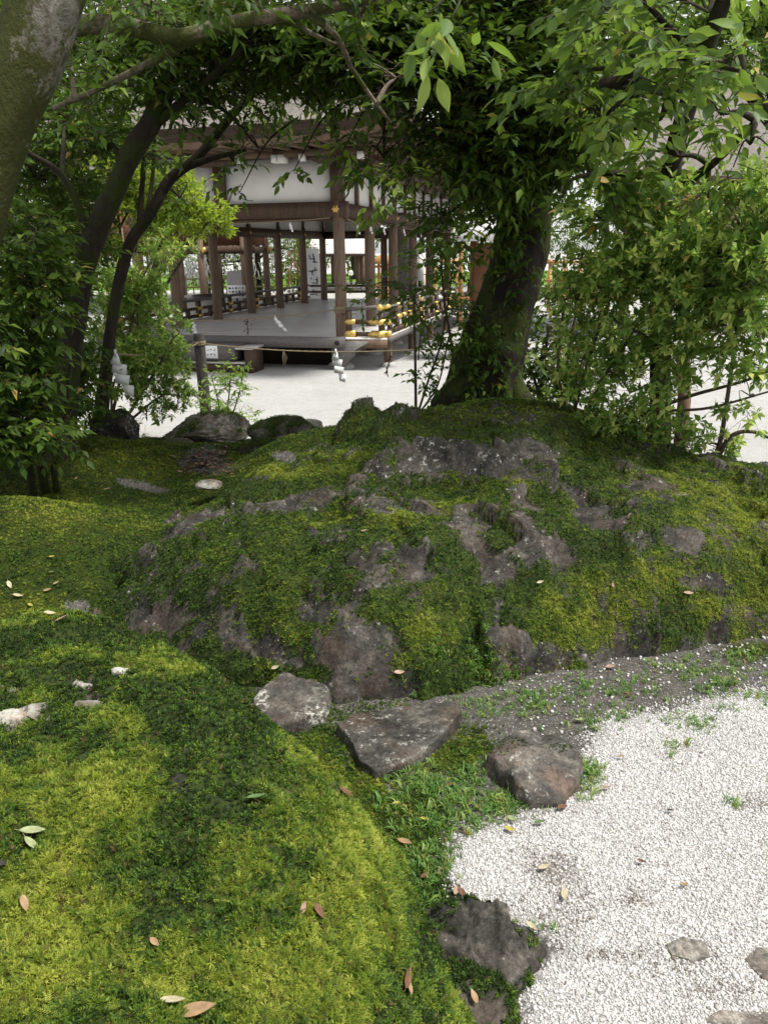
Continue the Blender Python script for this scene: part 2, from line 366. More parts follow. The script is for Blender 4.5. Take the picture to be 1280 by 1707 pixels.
# ================================================================== MOSSY BOULDERS
def facets(x, y, n, lo, hi, seed, amp, tilt, warp=.05):
    """broken blocks: each cell of rock sits at its own height and tilt"""
    r = np.random.default_rng(seed); c = lo+(hi-lo)*r.random((n, 2)); h = r.normal(0, amp, n); t_ = r.normal(0, tilt, (n, 2))
    wx = x+warp*fbm(x*5, y*5, 1.5, 3); wy = y+warp*fbm(x*5+9, y*5, 2.5, 3)
    best = np.full(x.shape, 1e9); z = np.zeros(x.shape)
    for k in range(n):
        d = (wx-c[k, 0])**2+((wy-c[k, 1])*1.3)**2; m_ = d < best; best = np.where(m_, d, best)
        z = np.where(m_, h[k]+np.clip((x-c[k, 0])*t_[k, 0]+(y-c[k, 1])*t_[k, 1], -.06, .06), z)
    return z
def boulder(name, label, poly, zf, px_bare, mat, step=.014, moss_bias=.72, rough=.02, group=None, skirt=.12, mossy=1., bump=.02, strata=0., fac=None):
    """a rock growing out of the ground: zf(x, y, d) is its skin, d the distance in from its outline"""
    P = np.asarray(poly); lo, hi = P.min(0)-.06, P.max(0)+.06
    xs = np.arange(lo[0], hi[0], step); ys = np.arange(lo[1], hi[1], step)
    X, Y = np.meshgrid(xs, ys)
    d = sdpoly(X, Y, P)+.05*fbm(X*3, Y*3, 9.1, 3)+.02*fbm(X*11, Y*11, 4, 2)
    def z(x, y): return zf(x, y, d)
    V, F = sheet(xs, ys, z, keep=(d > -.02))
    # re-evaluate on kept vertices
    X, Y = V[:, 0].copy(), V[:, 1].copy(); d = sdpoly(X, Y, P)+.05*fbm(X*3, Y*3, 9.1, 3)+.02*fbm(X*11, Y*11, 4, 2)
    Z = zf(X, Y, d); fz = 0.
    if fac: fz = facets(X, Y, fac[0], lo, hi, fac[1], fac[2], fac[3])+.5*facets(X, Y, fac[0]*5, lo, hi, fac[1]+1, fac[2]*.7, fac[3], .03)
    rg = fbm(X*2.5, Y*2.5, Z*2.5, 5, True)
    px, py = proj(np.stack([X, Y, Z], 1))
    mm = moss_bias+.5*fbm(X*3.2+5, Y*3.2, Z*3.2, 4)+.5*fbm(X*12, Y*12, Z*12, 3)+.42*fbm(X*34, Y*34, Z*34, 3)
    bare = np.clip(patches(px, py, px_bare), 0, 1.2) if px_bare else 0
    mm = np.clip((mm-.72*bare+4.*np.minimum(fz, .04)*(-1))*mossy, 0, 1); ms = sstep(.35, .6, mm)
    fa = fbm(X*6, Y*6, Z*9, 4, True)
    Z = Z+rough*(rg-.3)+rough*.5*(1-ms)*fa+fz*(1-.45*ms)
    if strata: Z = Z+strata*(np.abs(((Z*14+X*2.2+fbm(X*3, Y*3, 0, 2)) % 1)-.5)-.25)*(1-ms)
    X2 = X+.5*rough*fbm(X*7, Y*7, Z*7+3, 3); Y2 = Y+.5*rough*fbm(X*7+9, Y*7, Z*7, 3)
    Z = Z+ms*(.02+bump*np.maximum(fbm(X*9, Y*9, Z*9, 3), -.3)+.5*bump*fbm(X*28, Y*28, Z*28, 2))
    Z = Z-skirt*sstep(.03, -.04, d)
    W = np.stack([X2, Y2, Z], 1)
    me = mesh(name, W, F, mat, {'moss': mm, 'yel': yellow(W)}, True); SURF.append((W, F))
    return me, W, F, mm
def scatter_on(W, F, wgt, n, rg):
    a, b, c = W[F[:, 0]], W[F[:, 1]], W[F[:, 2]]; dd = W[F[:, 3]]
    N = np.cross(c-a, dd-b); A = np.linalg.norm(N, axis=1)/2; N = nrm(N)
    cn = (a+c)/2
    pr = A*np.clip(wgt[F].mean(1), 0, 1); pr /= pr.sum()
    k = rg.choice(len(F), n, p=pr); u, v = rg.random((2, n, 1))
    p = (a[k]*(1-u)+b[k]*u)*(1-v)+(dd[k]*(1-u)+c[k]*u)*v
    return p, N[k], k
def euler_from(N, spin):
    N = nrm(N); ref = np.where(np.abs(N[:, 2:]) > .99, [[1., 0, 0]], [[0., 0, 1]])
    X = nrm(np.cross(ref, N)); Yv = np.cross(N, X); c, s = np.cos(spin)[:, None], np.sin(spin)[:, None]
    A = X*c+Yv*s; B = -X*s+Yv*c
    b = -np.arcsin(np.clip(A[:, 2], -1, 1)); a = np.arctan2(B[:, 2], N[:, 2]); cc = np.arctan2(A[:, 1], A[:, 0])
    return np.stack([a, b, cc], 1)
_groups = {}
def instancer(protos):
    key = tuple(p.name for p in protos)
    if key in _groups: return _groups[key]
    g = bpy.data.node_groups.new('scatter', 'GeometryNodeTree')
    g.interface.new_socket('Geometry', in_out='INPUT', socket_type='NodeSocketGeometry')
    g.interface.new_socket('Geometry', in_out='OUTPUT', socket_type='NodeSocketGeometry')
    N = g.nodes; L = g.links; gi = N.new('NodeGroupInput'); go = N.new('NodeGroupOutput')
    jn = N.new('GeometryNodeJoinGeometry')
    for p in protos:
        oi = N.new('GeometryNodeObjectInfo'); oi.inputs['Object'].default_value = p
        gi2 = N.new('GeometryNodeGeometryToInstance'); L.new(oi.outputs['Geometry'], gi2.inputs[0]); L.new(gi2.outputs[0], jn.inputs[0])
    ip = N.new('GeometryNodeInstanceOnPoints'); ip.inputs['Pick Instance'].default_value = True
    L.new(gi.outputs[0], ip.inputs['Points']); L.new(jn.outputs[0], ip.inputs['Instance'])
    def na(nm, ty):
        a = N.new('GeometryNodeInputNamedAttribute'); a.data_type = ty; a.inputs['Name'].default_value = nm; return a.outputs['Attribute']
    e = N.new('FunctionNodeEulerToRotation'); L.new(na('rot', 'FLOAT_VECTOR'), e.inputs[0]); L.new(e.outputs[0], ip.inputs['Rotation'])
    L.new(na('scl', 'FLOAT'), ip.inputs['Scale']); L.new(na('pick', 'INT'), ip.inputs['Instance Index'])
    L.new(ip.outputs[0], go.inputs[0]); _groups[key] = g; return g
def cloud(name, P, rot, scl, rnd, protos, parent=None, **k):
    me = bpy.data.meshes.new(name); n = len(P); me.vertices.add(n); me.vertices.foreach_set('co', np.asarray(P, np.float32).ravel())
    for nm, ty, a in (('rot', 'FLOAT_VECTOR', rot), ('scl', 'FLOAT', scl), ('rnd', 'FLOAT', rnd)):
        at = me.attributes.new(nm, ty, 'POINT'); at.data.foreach_set('vector' if ty != 'FLOAT' else 'value', np.asarray(a, np.float32).ravel())
    at = me.attributes.new('pick', 'INT', 'POINT'); at.data.foreach_set('value', rng.integers(0, len(protos), n).astype(np.int32))
    o = obj(name, me, parent, kind='stuff', **k)
    md = o.modifiers.new('scatter', 'NODES'); md.node_group = instancer(protos); return o

# sprig and pebble prototypes (never linked to the scene themselves)
t = NT('moss_sprig'); r = t.attr('rnd', 'INSTANCER')
c = t.ramp(r, [(0, (.022, .042, .008)), (.1, (.028, .062, .008)), (.3, (.075, .145, .015)), (.55, (.155, .21, .02)), (.8, (.275, .32, .036)), (.96, (.38, .40, .07)), (1, (.13, .09, .035))])
p = t.pbr(c, .6, .25); tr = t.n('ShaderNodeBsdfTranslucent'); t.l(c, tr.inputs['Color'])
mx = t.n('ShaderNodeMixShader', _Fac=.3); t.l(p.outputs[0], mx.inputs[1]); t.l(tr.outputs[0], mx.inputs[2]); MOSS = t.end(mx)
def sprig_star(i):
    r = np.random.default_rng(40+i); b = MB(); nb = 7+i % 3
    for j in range(nb):
        a = 2*np.pi*j/nb+r.normal(0, .3); e = r.uniform(.35, 1.35); L = r.uniform(.7, 1.15)
        d = np.array([math.cos(a)*math.cos(e), math.sin(a)*math.cos(e), math.sin(e)]); s = np.array([-math.sin(a), math.cos(a), 0])
        w = .095*L; m_ = d*L*.55+[0, 0, .12]; tip = d*L+[0, 0, -.1*L]
        b.add([s*w*.4, -s*w*.4, m_-s*w, m_+s*w, tip], [[0, 1, 2, 3]], [[3, 2, 4]])
    return bpy.data.objects.new('sprig', b.me('sprig', MOSS))
def sprig_feather(i):
    r = np.random.default_rng(60+i); b = MB()
    for q in range(3):
        a = r.uniform(0, 6.28); d = np.array([math.cos(a), math.sin(a), r.uniform(.3, .9)]); d /= np.linalg.norm(d); s = nrm(np.cross(d, [0, 0, 1.])); up = np.cross(s, d)
        for k in range(5):
            tt = .25+.19*k; o = d*tt*1.2-np.array([0, 0, .25*tt*tt]); L = .36*(1-.5*tt)
            for sg in (-1, 1):
                e = nrm(d*.8+s*sg); w = .055
                b.add([o-d*w, o+d*w, o+e*L-up*.06], [[0, 1, 2]])
    return bpy.data.objects.new('sprig', b.me('sprig', MOSS))
STAR = [sprig_star(i) for i in range(4)]; FEATH = [sprig_feather(i) for i in range(3)]
def moss_on(name, W, F, mm, n, scl, parent=None, protos=STAR, seed=1, gain=0., cull=True, **k):
    r = np.random.default_rng(seed); wg = sstep(.18, .66, mm)**1.4
    qx, qy = proj(W); wg = wg*((qx > -170) & (qx < 1450) & (qy < 1900) & (W[:, 1] > .5))
    p, N, kf = scatter_on(W, F, wg, n, r)
    if cull:
        px, py = proj(p); ok = (px > -260) & (px < 1540) & (py < 2050); p, N = p[ok], N[ok]
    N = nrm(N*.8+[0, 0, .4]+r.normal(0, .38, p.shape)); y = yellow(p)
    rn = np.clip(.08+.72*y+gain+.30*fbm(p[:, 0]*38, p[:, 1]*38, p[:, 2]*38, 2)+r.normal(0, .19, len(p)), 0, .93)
    rn = np.where(r.random(len(p)) < .025, 1., rn)
    # tufts: some clumps stand higher
    cl = fbm(p[:, 0]*16, p[:, 1]*16, p[:, 2]*16, 2)
    s = scl*(1+.5*cl)*r.uniform(.6, 1.35, len(p)); p = p+N*(s*.15)[:, None]
    return cloud(name, p, euler_from(N, r.uniform(0, 6.28, len(p))), s, rn, protos, parent, **k)

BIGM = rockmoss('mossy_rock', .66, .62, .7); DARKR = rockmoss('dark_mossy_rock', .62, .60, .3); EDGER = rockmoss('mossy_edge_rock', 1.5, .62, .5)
# --- the long boulder in the middle
fr = [pz(*p, Z0)[:2] for p in [(245, 1085), (330, 1135), (440, 1150), (560, 1178), (690, 1172), (780, 1160), (850, 1130), (1000, 1108), (1130, 1092), (1280, 1062), (1500, 1030)]]
lf = [pz(100, 965, .70)[:2], pz(150, 1045, .66)[:2]]
BIG = np.array(lf+fr+[[3.0, 4.2], [2.2, 4.55], [1.5, 4.7], [.6, 4.95], [-.3, 4.9], [-.95, 4.75], [-1.4, 4.2]])
def z_big(x, y, d):
    T = np.interp(x, [-1.6, -1.1, -.6, 0, .8, 1.6, 2.4, 3], [.16, .27, .39, .465, .465, .39, .27, .15])
    w = np.interp(x, [-1.5, -.5, .3, 1.5, 2.5], [.75, .62, .52, .46, .45])
    s = np.clip(d/w, 0, 1); pr = 1-(1-s)**2.1
    z = Z0-.02+T*pr+.07*np.clip(y-3.3, 0, 1.4)*sstep(-1, 0, x)
    return z+.03*fbm(x*1.6, y*1.6, 5, 2)
bare_big = [(440, 1075, 70, 28, 15), (600, 1090, 85, 45, 10), (640, 1140, 60, 30, 0), (545, 985, 20, 16, 0), (515, 1020, 14, 26, 0), (830, 950, 20, 26, 60), (880, 915, 34, 22, 60), (935, 930, 22, 30, -30),
            (700, 1010, 18, 26, 0), (880, 842, 22, 12, 20), (980, 845, 30, 20, 30), (1060, 905, 26, 18, 10), (1130, 905, 30, 18, 20), (260, 1035, 40, 22, 0), (350, 805, 40, 10, 0), (590, 825, 22, 10, -20),
            (690, 860, 50, 10, -5), (860, 1112, 40, 16, 20), (920, 1108, 24, 16, 0), (1020, 1098, 60, 13, -3), (1120, 1085, 55, 12, -8), (1185, 1070, 18, 16, 0), (760, 1165, 40, 20, 0), (560, 1160, 40, 16, 0), (465, 980, 14, 10, 0), (960, 812, 40, 8, 5), (1075, 815, 45, 12, 15),
            (450, 850, 90, 14, -8), (800, 905, 60, 26, 50), (560, 1020, 40, 24, 0), (330, 870, 60, 12, -12), (700, 960, 40, 14, 0), (1000, 870, 40, 14, 20), (300, 900, 26, 9, -10), (1180, 990, 30, 12, 0)]
me, W, F, mm = boulder('boulder', '', BIG, z_big, bare_big, BIGM, .012, .70, .04, bump=.028, fac=(110, 3, .02, .22))
bo = obj('moss_boulder', me, label='long broad boulder thick with moss across the middle of the garden', cat='boulder')
mo = moss_on('moss', W, F, mm, 120000, .0095, bo, STAR, 3); moss_on('moss', W, F, mm*sstep(.3, .7, yellow(W)), 14000, .012, bo, FEATH, 33, .08)
# --- the near mound, lower left
NEAR = np.array([pz(*p, Z0)[:2] for p in [(790, 1760), (715, 1600), (680, 1500), (640, 1430), (585, 1365), (515, 1300), (440, 1236)]]+[[-.62, 2.52], [-.95, 2.6], [-1.5, 2.6], [-2.1, 2.3], [-2.3, 1.2], [-1.5, .2], [-.4, .1], [.2, .45]])
def z_near(x, y, d):
    s = np.clip(d/.46, 0, 1)
    return Z0-.02+.49*(1-(1-s)**2.3)+.05*fbm(x*1.7, y*1.7, 2, 2)-.05*sstep(-.9, -1.6, x)
bare_near = [(155, 1170, 22, 22, 20), (140, 1140, 30, 12, 0), (35, 1195, 34, 16, 15), (20, 1150, 22, 9, 0), (90, 1120, 40, 8, -10)]
me, W, F, mm = boulder('boulder', '', NEAR, z_near, bare_near, BIGM, .011, .98, .012, bump=.032, fac=(14, 8, .012, .1))
bo = obj('moss_boulder', me, label='rounded boulder under shaggy yellow green moss nearest the camera, lower left', cat='boulder')
moss_on('moss', W, F, mm, 56000, .0105, bo, STAR, 5, -.03); moss_on('moss', W, F, mm*sstep(.05, .6, yellow(W)), 24000, .0135, bo, FEATH, 6, .06)
# --- dark ledge behind the long boulder
LEDGE = np.array([pz(600, 822, 1.14)[:2], pz(700, 815, 1.14)[:2], pz(800, 812, 1.14)[:2], pz(890, 806, 1.14)[:2], pz(935, 790, 1.12)[:2], [1.35, 4.5], [1.1, 4.95], [.3, 5.2], [-.35, 5.0]])
def z_ledge(x, y, d): return 1.02+.235*(1-(1-np.clip(d/.3, 0, 1))**2.2)-.05*np.clip(d-.3, 0, 1)+.03*fbm(x*2.5, y*2.5, 8, 2)
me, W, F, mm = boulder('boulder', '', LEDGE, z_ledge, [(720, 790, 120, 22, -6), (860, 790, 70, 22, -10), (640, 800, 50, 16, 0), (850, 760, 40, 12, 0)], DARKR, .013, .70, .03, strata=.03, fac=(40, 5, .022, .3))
bo = obj('moss_boulder', me, label='low dark rock ledge with pale lichen behind the long mossy boulder', cat='boulder')
moss_on('moss', W, F, mm, 9000, .0125, bo, STAR, 7)
# --- moss carpets on the earth
gpx, gpy = proj(GV); vis = ((gpx > -200) & (gpx < 1480) & (GV[:, 1] > .6) & (GV[:, 1] < 7.6)).astype(float)
moss_on('moss_carpet', GV, GF, gmoss*(1-grav)*vis*sstep(3.0, 2.7, GV[:, 1])*1.2, 26000, .009, None, STAR, 8, label='bright moss carpet between the flat stones and the near boulder', cat='moss')
moss_on('moss_carpet', GV, GF, gmoss*vis*sstep(2.8, 3.1, GV[:, 1]), 150000, .0115, None, STAR, 9, .02, label='smooth green moss carpet covering the earth humps and tree mound', cat='moss')
# --- dark rock at the path's edge, bottom
DK = np.array([pz(*p, Z0)[:2] for p in [(672, 1540), (730, 1520), (790, 1505), (835, 1530), (895, 1555), (920, 1590), (880, 1640), (850, 1660), (790, 1640), (720, 1600)]])
def z_dk(x, y, d): return Z0-.02+.085*(1-(1-np.clip(d/.09, 0, 1))**2)+.04*np.clip(d, 0, .2)+.02*fbm(x*6, y*6, 0, 2)
BLK = rockmoss('black_rock', .8, .68, .5)
me, W, F, mm = boulder('boulder', '', DK, z_dk, [(800, 1570, 120, 70, 10)], BLK, .007, .66, .02, strata=.05, bump=.012, skirt=.06, fac=(34, 9, .008, .22))
bo = obj('path_rock', me, label='dark jagged rock at the gravel edge near the bottom of the picture', cat='rock'); moss_on('moss', W, F, mm, 2500, .010, bo, STAR, 12, -.1)
DK2 = np.array([pz(*p, Z0)[:2] for p in [(690, 1640), (760, 1620), (830, 1650), (860, 1690), (850, 1760), (700, 1780)]])
me, W, F, mm = boulder('boulder', '', DK2, z_dk, [(800, 1690, 50, 30, 0), (720, 1690, 30, 20, 0)], BLK, .008, .78, .02, strata=.02, bump=.012, skirt=.06)
bo = obj('path_rock', me, label='small dark mossy rock cut off by the bottom edge of the picture', cat='rock'); moss_on('moss', W, F, mm, 2500, .012, bo, STAR, 13, -.1)

# ================================================================== STONES, EDGE ROCKS
def resample(P, n):
    P = np.asarray(P, float); Q = np.vstack([P, P[:1]]); L = np.r_[0, np.cumsum(np.linalg.norm(np.diff(Q, axis=0), axis=1))]
    t = np.linspace(0, L[-1], n, endpoint=False); return np.stack([np.interp(t, L, Q[:, i]) for i in range(2)], 1)
def slab_stone(label, toppx, ztop, tilt, mat, deep=.2, flare=.06, rough=.012, seed=0, dome=.01):
    P = resample(np.array([pz(*p, ztop)[:2] for p in toppx]), 110); c = P.mean(0); n = len(P)
    rings = []; sc = [.02, .1, .2, .3, .4, .5, .6, .7, .78, .85, .91, .96, .985, 1.0]
    for s in sc:
        q = c+(P-c)*s; rings.append(np.c_[q, ztop+(q-c)@np.array(tilt)+dome*(1-s*s)])
    for k, (dz, fl) in enumerate([(.008, .003), (.022, .006), (.04, .009), (.06, .013), (.08, .018), (.1, .024), (deep, flare)]):
        q = P+nrm(P-c)*fl; rings.append(np.c_[q, ztop+(P-c)@np.array(tilt)-dz])
    V = np.vstack(rings); k = len(rings); x, y, z = V.T
    dsp = rough*fbm(x*9+seed, y*9, z*9, 4)+rough*.8*fbm(x*4+seed, y*4, z*4, 3, True)
    side = np.repeat(np.r_[np.zeros(len(sc)-1), .5, np.ones(7)], n)
    nr = nrm(np.c_[V[:, :2]-c, np.zeros(len(V))])
    V = V+nr*(side*1.7*rough*fbm(x*13+seed, y*13, z*5, 4))[:, None]; V[:, 2] += dsp*(1-.5*side)
    i = np.arange(k-1)[:, None]*n; j = np.arange(n)[None]; j2 = (j+1) % n
    F = np.stack([i+j, i+n+j, i+n+j2, i+j2], -1).reshape(-1, 4)
    SURF.append((V, F))
    return obj('flat_stone', mesh('flat_stone', V, [F, np.arange(n)[None]], mat, None, False), label=label, cat='stone', group='flat stones set beside the gravel path')
SA = stone_mat('lichened_stone', .95, .54, .9); SB = stone_mat('wet_brown_stone', .85, .59, .9, .45); SC = stone_mat('brown_stone', 1.2, .62, 1.0, .65)
slab_stone('square pale stone with white lichen at the foot of the long boulder', [(422, 1168), (450, 1140), (478, 1122), (541, 1126), (546, 1150), (540, 1185), (505, 1200), (465, 1205), (440, 1190)], Z0+.048, (.02, .05), SA, .2, .02, .016, 1)
slab_stone('large dark triangular flat stone with a leaf lying on it', [(563, 1206), (590, 1190), (660, 1180), (758, 1174), (768, 1188), (745, 1215), (700, 1250), (660, 1272), (622, 1278), (598, 1262), (590, 1240)], Z0+.05, (.03, .02), SB, .2, .03, .008, 2, .004)
slab_stone('rounded brown stone by the gravel with two small moss tufts', [(812, 1268), (835, 1243), (880, 1226), (925, 1232), (965, 1250), (973, 1272), (955, 1300), (935, 1322), (890, 1330), (862, 1318), (845, 1290)], Z0+.038, (-.03, .06), SC, .2, .02, .026, 3, .018)
PAV = stone_mat('path_slab', 2.2, .6, .3)
for lb, pp in (('small grey stone slab flush in the gravel at lower right', [(1110, 1575), (1135, 1563), (1175, 1572), (1182, 1595), (1150, 1602), (1118, 1592)]),
               ('grey stone slab half buried in gravel at the right edge', [(1240, 1600), (1262, 1580), (1310, 1585), (1320, 1630), (1270, 1632)]),
               ('mossy stone slab in the gravel at the bottom right corner', [(1165, 1700), (1200, 1684), (1300, 1690), (1320, 1730), (1190, 1740)])):
    slab_stone(lb, pp, Z0+.004, (0, 0), PAV, .12, .01, .006, len(lb), .004)

import bmesh
def ico(sub):
    bm = bmesh.new(); bmesh.ops.create_icosphere(bm, subdivisions=sub, radius=1)
    V = np.array([v.co[:] for v in bm.verts]); F = np.array([[v.index for v in f.verts] for f in bm.faces]); bm.free(); return V, F
IC5 = ico(5); IC1 = ico(1)
def crag(name, label, c, size, rz, mat, seed, moss=.4, cuts=9, tilt=0., cat='rock', group=None, rough=.09, nm=0, msc=.012):
    r = np.random.default_rng(seed); V = IC5[0].copy()
    for k in range(cuts):
        nn = nrm(r.normal(size=3)*[1, 1, .8]); h = r.uniform(.45, .8); dd = V@nn-h; V = V-np.maximum(dd, 0)[:, None]*nn*.95
    V = V*(1+rough*fbm(V[:, 0]*1.7+seed, V[:, 1]*1.7, V[:, 2]*1.7, 5)+rough*.6*fbm(V[:, 0]*4+seed, V[:, 1]*4, V[:, 2]*7, 4, True))[:, None]
    V = V*size; a, b = math.radians(rz), math.radians(tilt)
    Rx = np.array([[math.cos(b), 0, math.sin(b)], [0, 1, 0], [-math.sin(b), 0, math.cos(b)]]); Rz = np.array([[math.cos(a), -math.sin(a), 0], [math.sin(a), math.cos(a), 0], [0, 0, 1]])
    V = V@Rx.T@Rz.T+c
    F = IC5[1]; N = np.zeros_like(V); fn = np.cross(V[F[:, 1]]-V[F[:, 0]], V[F[:, 2]]-V[F[:, 0]])
    for q in range(3): np.add.at(N, F[:, q], fn)
    N = nrm(N); mm = np.clip(moss+.55*(N[:, 2]-.35)+.5*fbm(V[:, 0]*6, V[:, 1]*6, V[:, 2]*6, 3), 0, 1) if moss > 0 else np.zeros(len(V))
    V = V+N*(sstep(.4, .6, mm)*.01)[:, None]
    o = obj(name, mesh(name, V, F, mat, {'moss': mm, 'yel': yellow(V)}, True), label=label, cat=cat, group=group)
    if nm:
        F4 = np.c_[F, F[:, 2]]; moss_on('moss', V, F4, mm, nm, msc, o, STAR, seed)
    return o
G = 'rocks edging the mossy garden'
def on(px, py, Y, dz=0.): p = pY(px, py, Y); p[2] += dz; return p
crag('edge_rock', 'broad layered grey rock below the rope post', on(348, 720, 7.1, -.02), (.42, .28, .2), 8, EDGER, 21, .18, 10, 4, group=G, rough=.16, nm=900)
crag('edge_rock', 'flat topped dark rock with a moss rim in the middle of the edging', on(482, 732, 6.9, .02), (.36, .24, .17), -6, EDGER, 22, .35, 10, 3, group=G, rough=.12, nm=900)
crag('edge_rock', 'small bare grey rock behind the flat topped dark one', on(512, 711, 7.4, -.03), (.2, .16, .1), 10, stone_mat('grey_edge_stone', 1.5, .7, .1), 23, 0, 8, group=G)
crag('edge_rock', 'moss capped rock leaning beside the tree mound', on(600, 706, 6.5, -.02), (.25, .2, .13), 20, EDGER, 36, .62, 8, -10, group=G, nm=2600)
crag('edge_rock', 'rounded rock wholly green with moss in front of the moss capped one', on(552, 740, 6.1, .0), (.21, .18, .1), 0, EDGER, 25, .75, 7, group=G, nm=1600)
crag('edge_rock', 'low mossy rock left of the round green one', on(440, 752, 6.3, -.02), (.22, .16, .1), 0, EDGER, 26, .45, 7, group=G, nm=900)
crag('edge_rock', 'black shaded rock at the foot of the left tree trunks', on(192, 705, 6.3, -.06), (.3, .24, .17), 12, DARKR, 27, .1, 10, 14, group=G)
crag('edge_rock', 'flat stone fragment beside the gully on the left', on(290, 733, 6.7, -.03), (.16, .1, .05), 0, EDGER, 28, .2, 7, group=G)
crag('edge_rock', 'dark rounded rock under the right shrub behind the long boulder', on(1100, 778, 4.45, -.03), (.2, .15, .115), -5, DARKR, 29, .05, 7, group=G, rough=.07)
crag('edge_rock', 'pale small rock touching the dark one under the right shrub', on(1142, 768, 4.6, -.02), (.07, .07, .06), 0, stone_mat('pale_stone', 1.7, .6, .2), 30, 0, 7, group=G)
crag('edge_rock', 'reddish pale stone lying on the crest of the long boulder', on(940, 815, 3.75, -.025), (.085, .06, .035), 12, stone_mat('reddish_stone', 2.2, .5, 1.), 31, 0, 8, group=G)
crag('edge_rock', 'larger reddish stone on the crest left of the bright moss', on(1078, 814, 3.85, -.03), (.12, .07, .045), -20, bpy.data.materials['reddish_stone'], 32, 0, 8, group=G)
crag('edge_rock', 'white pebble at the right foot of the long boulder', on(1270, 1052, 3.0, -.01), (.03, .025, .02), 0, stone_mat('white_stone', 2.0, .46, .5), 33, 0, 6, group=G)
crag('edge_rock', 'white patched stone near the gully on the long boulder', on(348, 803, 4.6, -.02), (.08, .06, .03), 0, bpy.data.materials['white_stone'], 34, 0, 6, group=G)
crag('edge_rock', 'crumbling brown stump stub on the tree mound', on(705, 697, 5.6, -.05), (.1, .08, .1), 0, simple('rotten_wood', (.10, .055, .03), .9, .1, .5, 30), 35, 0, 6, group=G, rough=.25)

for pp_, sd_ in (([(850, 1248, 30, 8, -10)], 51), ([(935, 1246, 22, 7, 0)], 52), ([(850, 1235, 26, 6, 0)], 53)):
    Ws, Fs_ = SURF[-4]; a_, b_ = proj(Ws); mk_ = np.clip(patches(a_, b_, pp_), 0, 1)
    moss_on('moss', Ws, Fs_, mk_*.9, 260, .0085, bpy.data.objects['flat_stone.002'], STAR, sd_, -.05)
# ================================================================== PATH GRAVEL
t = NT('pebble'); r = t.attr('rnd', 'INSTANCER')
PEB = t.end(t.pbr(t.ramp(r, [(0, (.16, .14, .12)), (.06, (.34, .325, .305)), (.3, (.42, .41, .395)), (1, (.56, .555, .54))]), .75, .25))
def pebble(i):
    r = np.random.default_rng(80+i); V = IC1[0]*(1+r.normal(0, .16, (len(IC1[0]), 1)))*[1, r.uniform(.7, .95), r.uniform(.5, .75)]
    return bpy.data.objects.new('pebble', mesh('pebble', V, IC1[1], PEB))
PB = [pebble(i) for i in range(5)]
vis = ((gpx > -40) & (gpx < 1850) & (GV[:, 1] > .7) & (GV[:, 1] < 4.2)).astype(float)
p, N, k = scatter_on(GV, GF, np.clip(grav*1.15-.12, 0, 1)**1.3*vis*np.where(sdpoly(GV[:, 0], GV[:, 1], DK) > -.01, 0, 1), 260000, np.random.default_rng(3))
r = np.random.default_rng(4); n = len(p); p[:, 2] += .001
cloud('path_gravel', p, euler_from(nrm(r.normal(0, .5, (n, 3))+[0, 0, 1]), r.uniform(0, 6.28, n)), r.gamma(3., .0018/3., n)+.0009, np.clip(r.random(n)-.9*np.maximum(fbm(p[:, 0]*3.5, p[:, 1]*3.5, 7, 4)-.12, 0)-.7*np.clip(patches(*proj(p), [(1130, 1600, 60, 22, 0), (920, 1450, 36, 20, 0), (1265, 1340, 30, 14, 0), (1000, 1590, 90, 9, 0), (1200, 1650, 50, 14, 0), (1060, 1500, 16, 12, 0)]), 0, 1)*r.random(n), 0, 1), PB, None, label='loose white gravel of the near path', cat='gravel')
p, N, k = scatter_on(GV, GF, vis*sstep(3.4, 3.0, GV[:, 1])*sstep(.35, .5, GV[:, 0])*(1-grav), 1500, np.random.default_rng(13)); n = len(p)
cloud('stray_gravel', p+[0, 0, .003], euler_from(nrm(r.normal(0, .5, (n, 3))+[0, 0, 1]), r.uniform(0, 6.28, n)), r.gamma(8, .004/8, n)+.001, r.random(n)*.9, PB, None, label='stray white grains spilled over the bare earth', cat='gravel')

# ================================================================== GRASS
GRASS = leafmat('grass_blade', [(0, (.05, .13, .02)), (.6, (.12, .24, .05)), (1, (.26, .33, .08))], .35, (.25, .4, .06), .5, .3, 'INSTANCER')
def tuft(i):
    r = np.random.default_rng(90+i); b = MB()
    for j in range(5):
        a = r.uniform(0, 6.28); L = r.uniform(.6, 1.1); d = np.array([math.cos(a), math.sin(a), 0]); s = np.array([-math.sin(a), math.cos(a), 0])*.045; o = r.normal(0, .12, 3)*[1, 1, 0]
        ln = r.uniform(.35, .95); p0 = o; p1 = o+d*L*.35*ln+[0, 0, .5*L]; p2 = o+d*L*.9*ln+[0, 0, .55*L-.25*ln*L+.15]
        b.add([p0-s*.6, p0+s*.6, p1+s, p1-s, p2], [[0, 1, 2, 3]], [[3, 2, 4]])
    return bpy.data.objects.new('tuft', b.me('tuft', GRASS))
TU = [tuft(i) for i in range(5)]
def grass(label, pp, n, scl, seed, W=None, F=None):
    W_, F_ = (GV, GF) if W is None else (W, F); r = np.random.default_rng(seed); a, b = proj(W_)
    w = np.clip(patches(a, b, pp), 0, 1)*(W_[:, 1] < 3.6)*np.clip(.5+1.6*fbm(W_[:, 0]*9, W_[:, 1]*9, seed, 2), 0, 1)
    p, N, k = scatter_on(W_, F_, w, n, r)
    return cloud('grass', p, euler_from(nrm(r.normal(0, .2, (n, 3))+[0, 0, 1]), r.uniform(0, 6.28, n)), scl*r.uniform(.5, 1.3, n), r.random(n), TU, None, label=label, cat='grass')
grass('fine grass between the triangular stone and the gravel', [(740, 1330, 80, 45, 0), (700, 1460, 50, 60, 0), (830, 1340, 60, 20, 0), (975, 1300, 26, 26, 0)], 950, .034, 1)
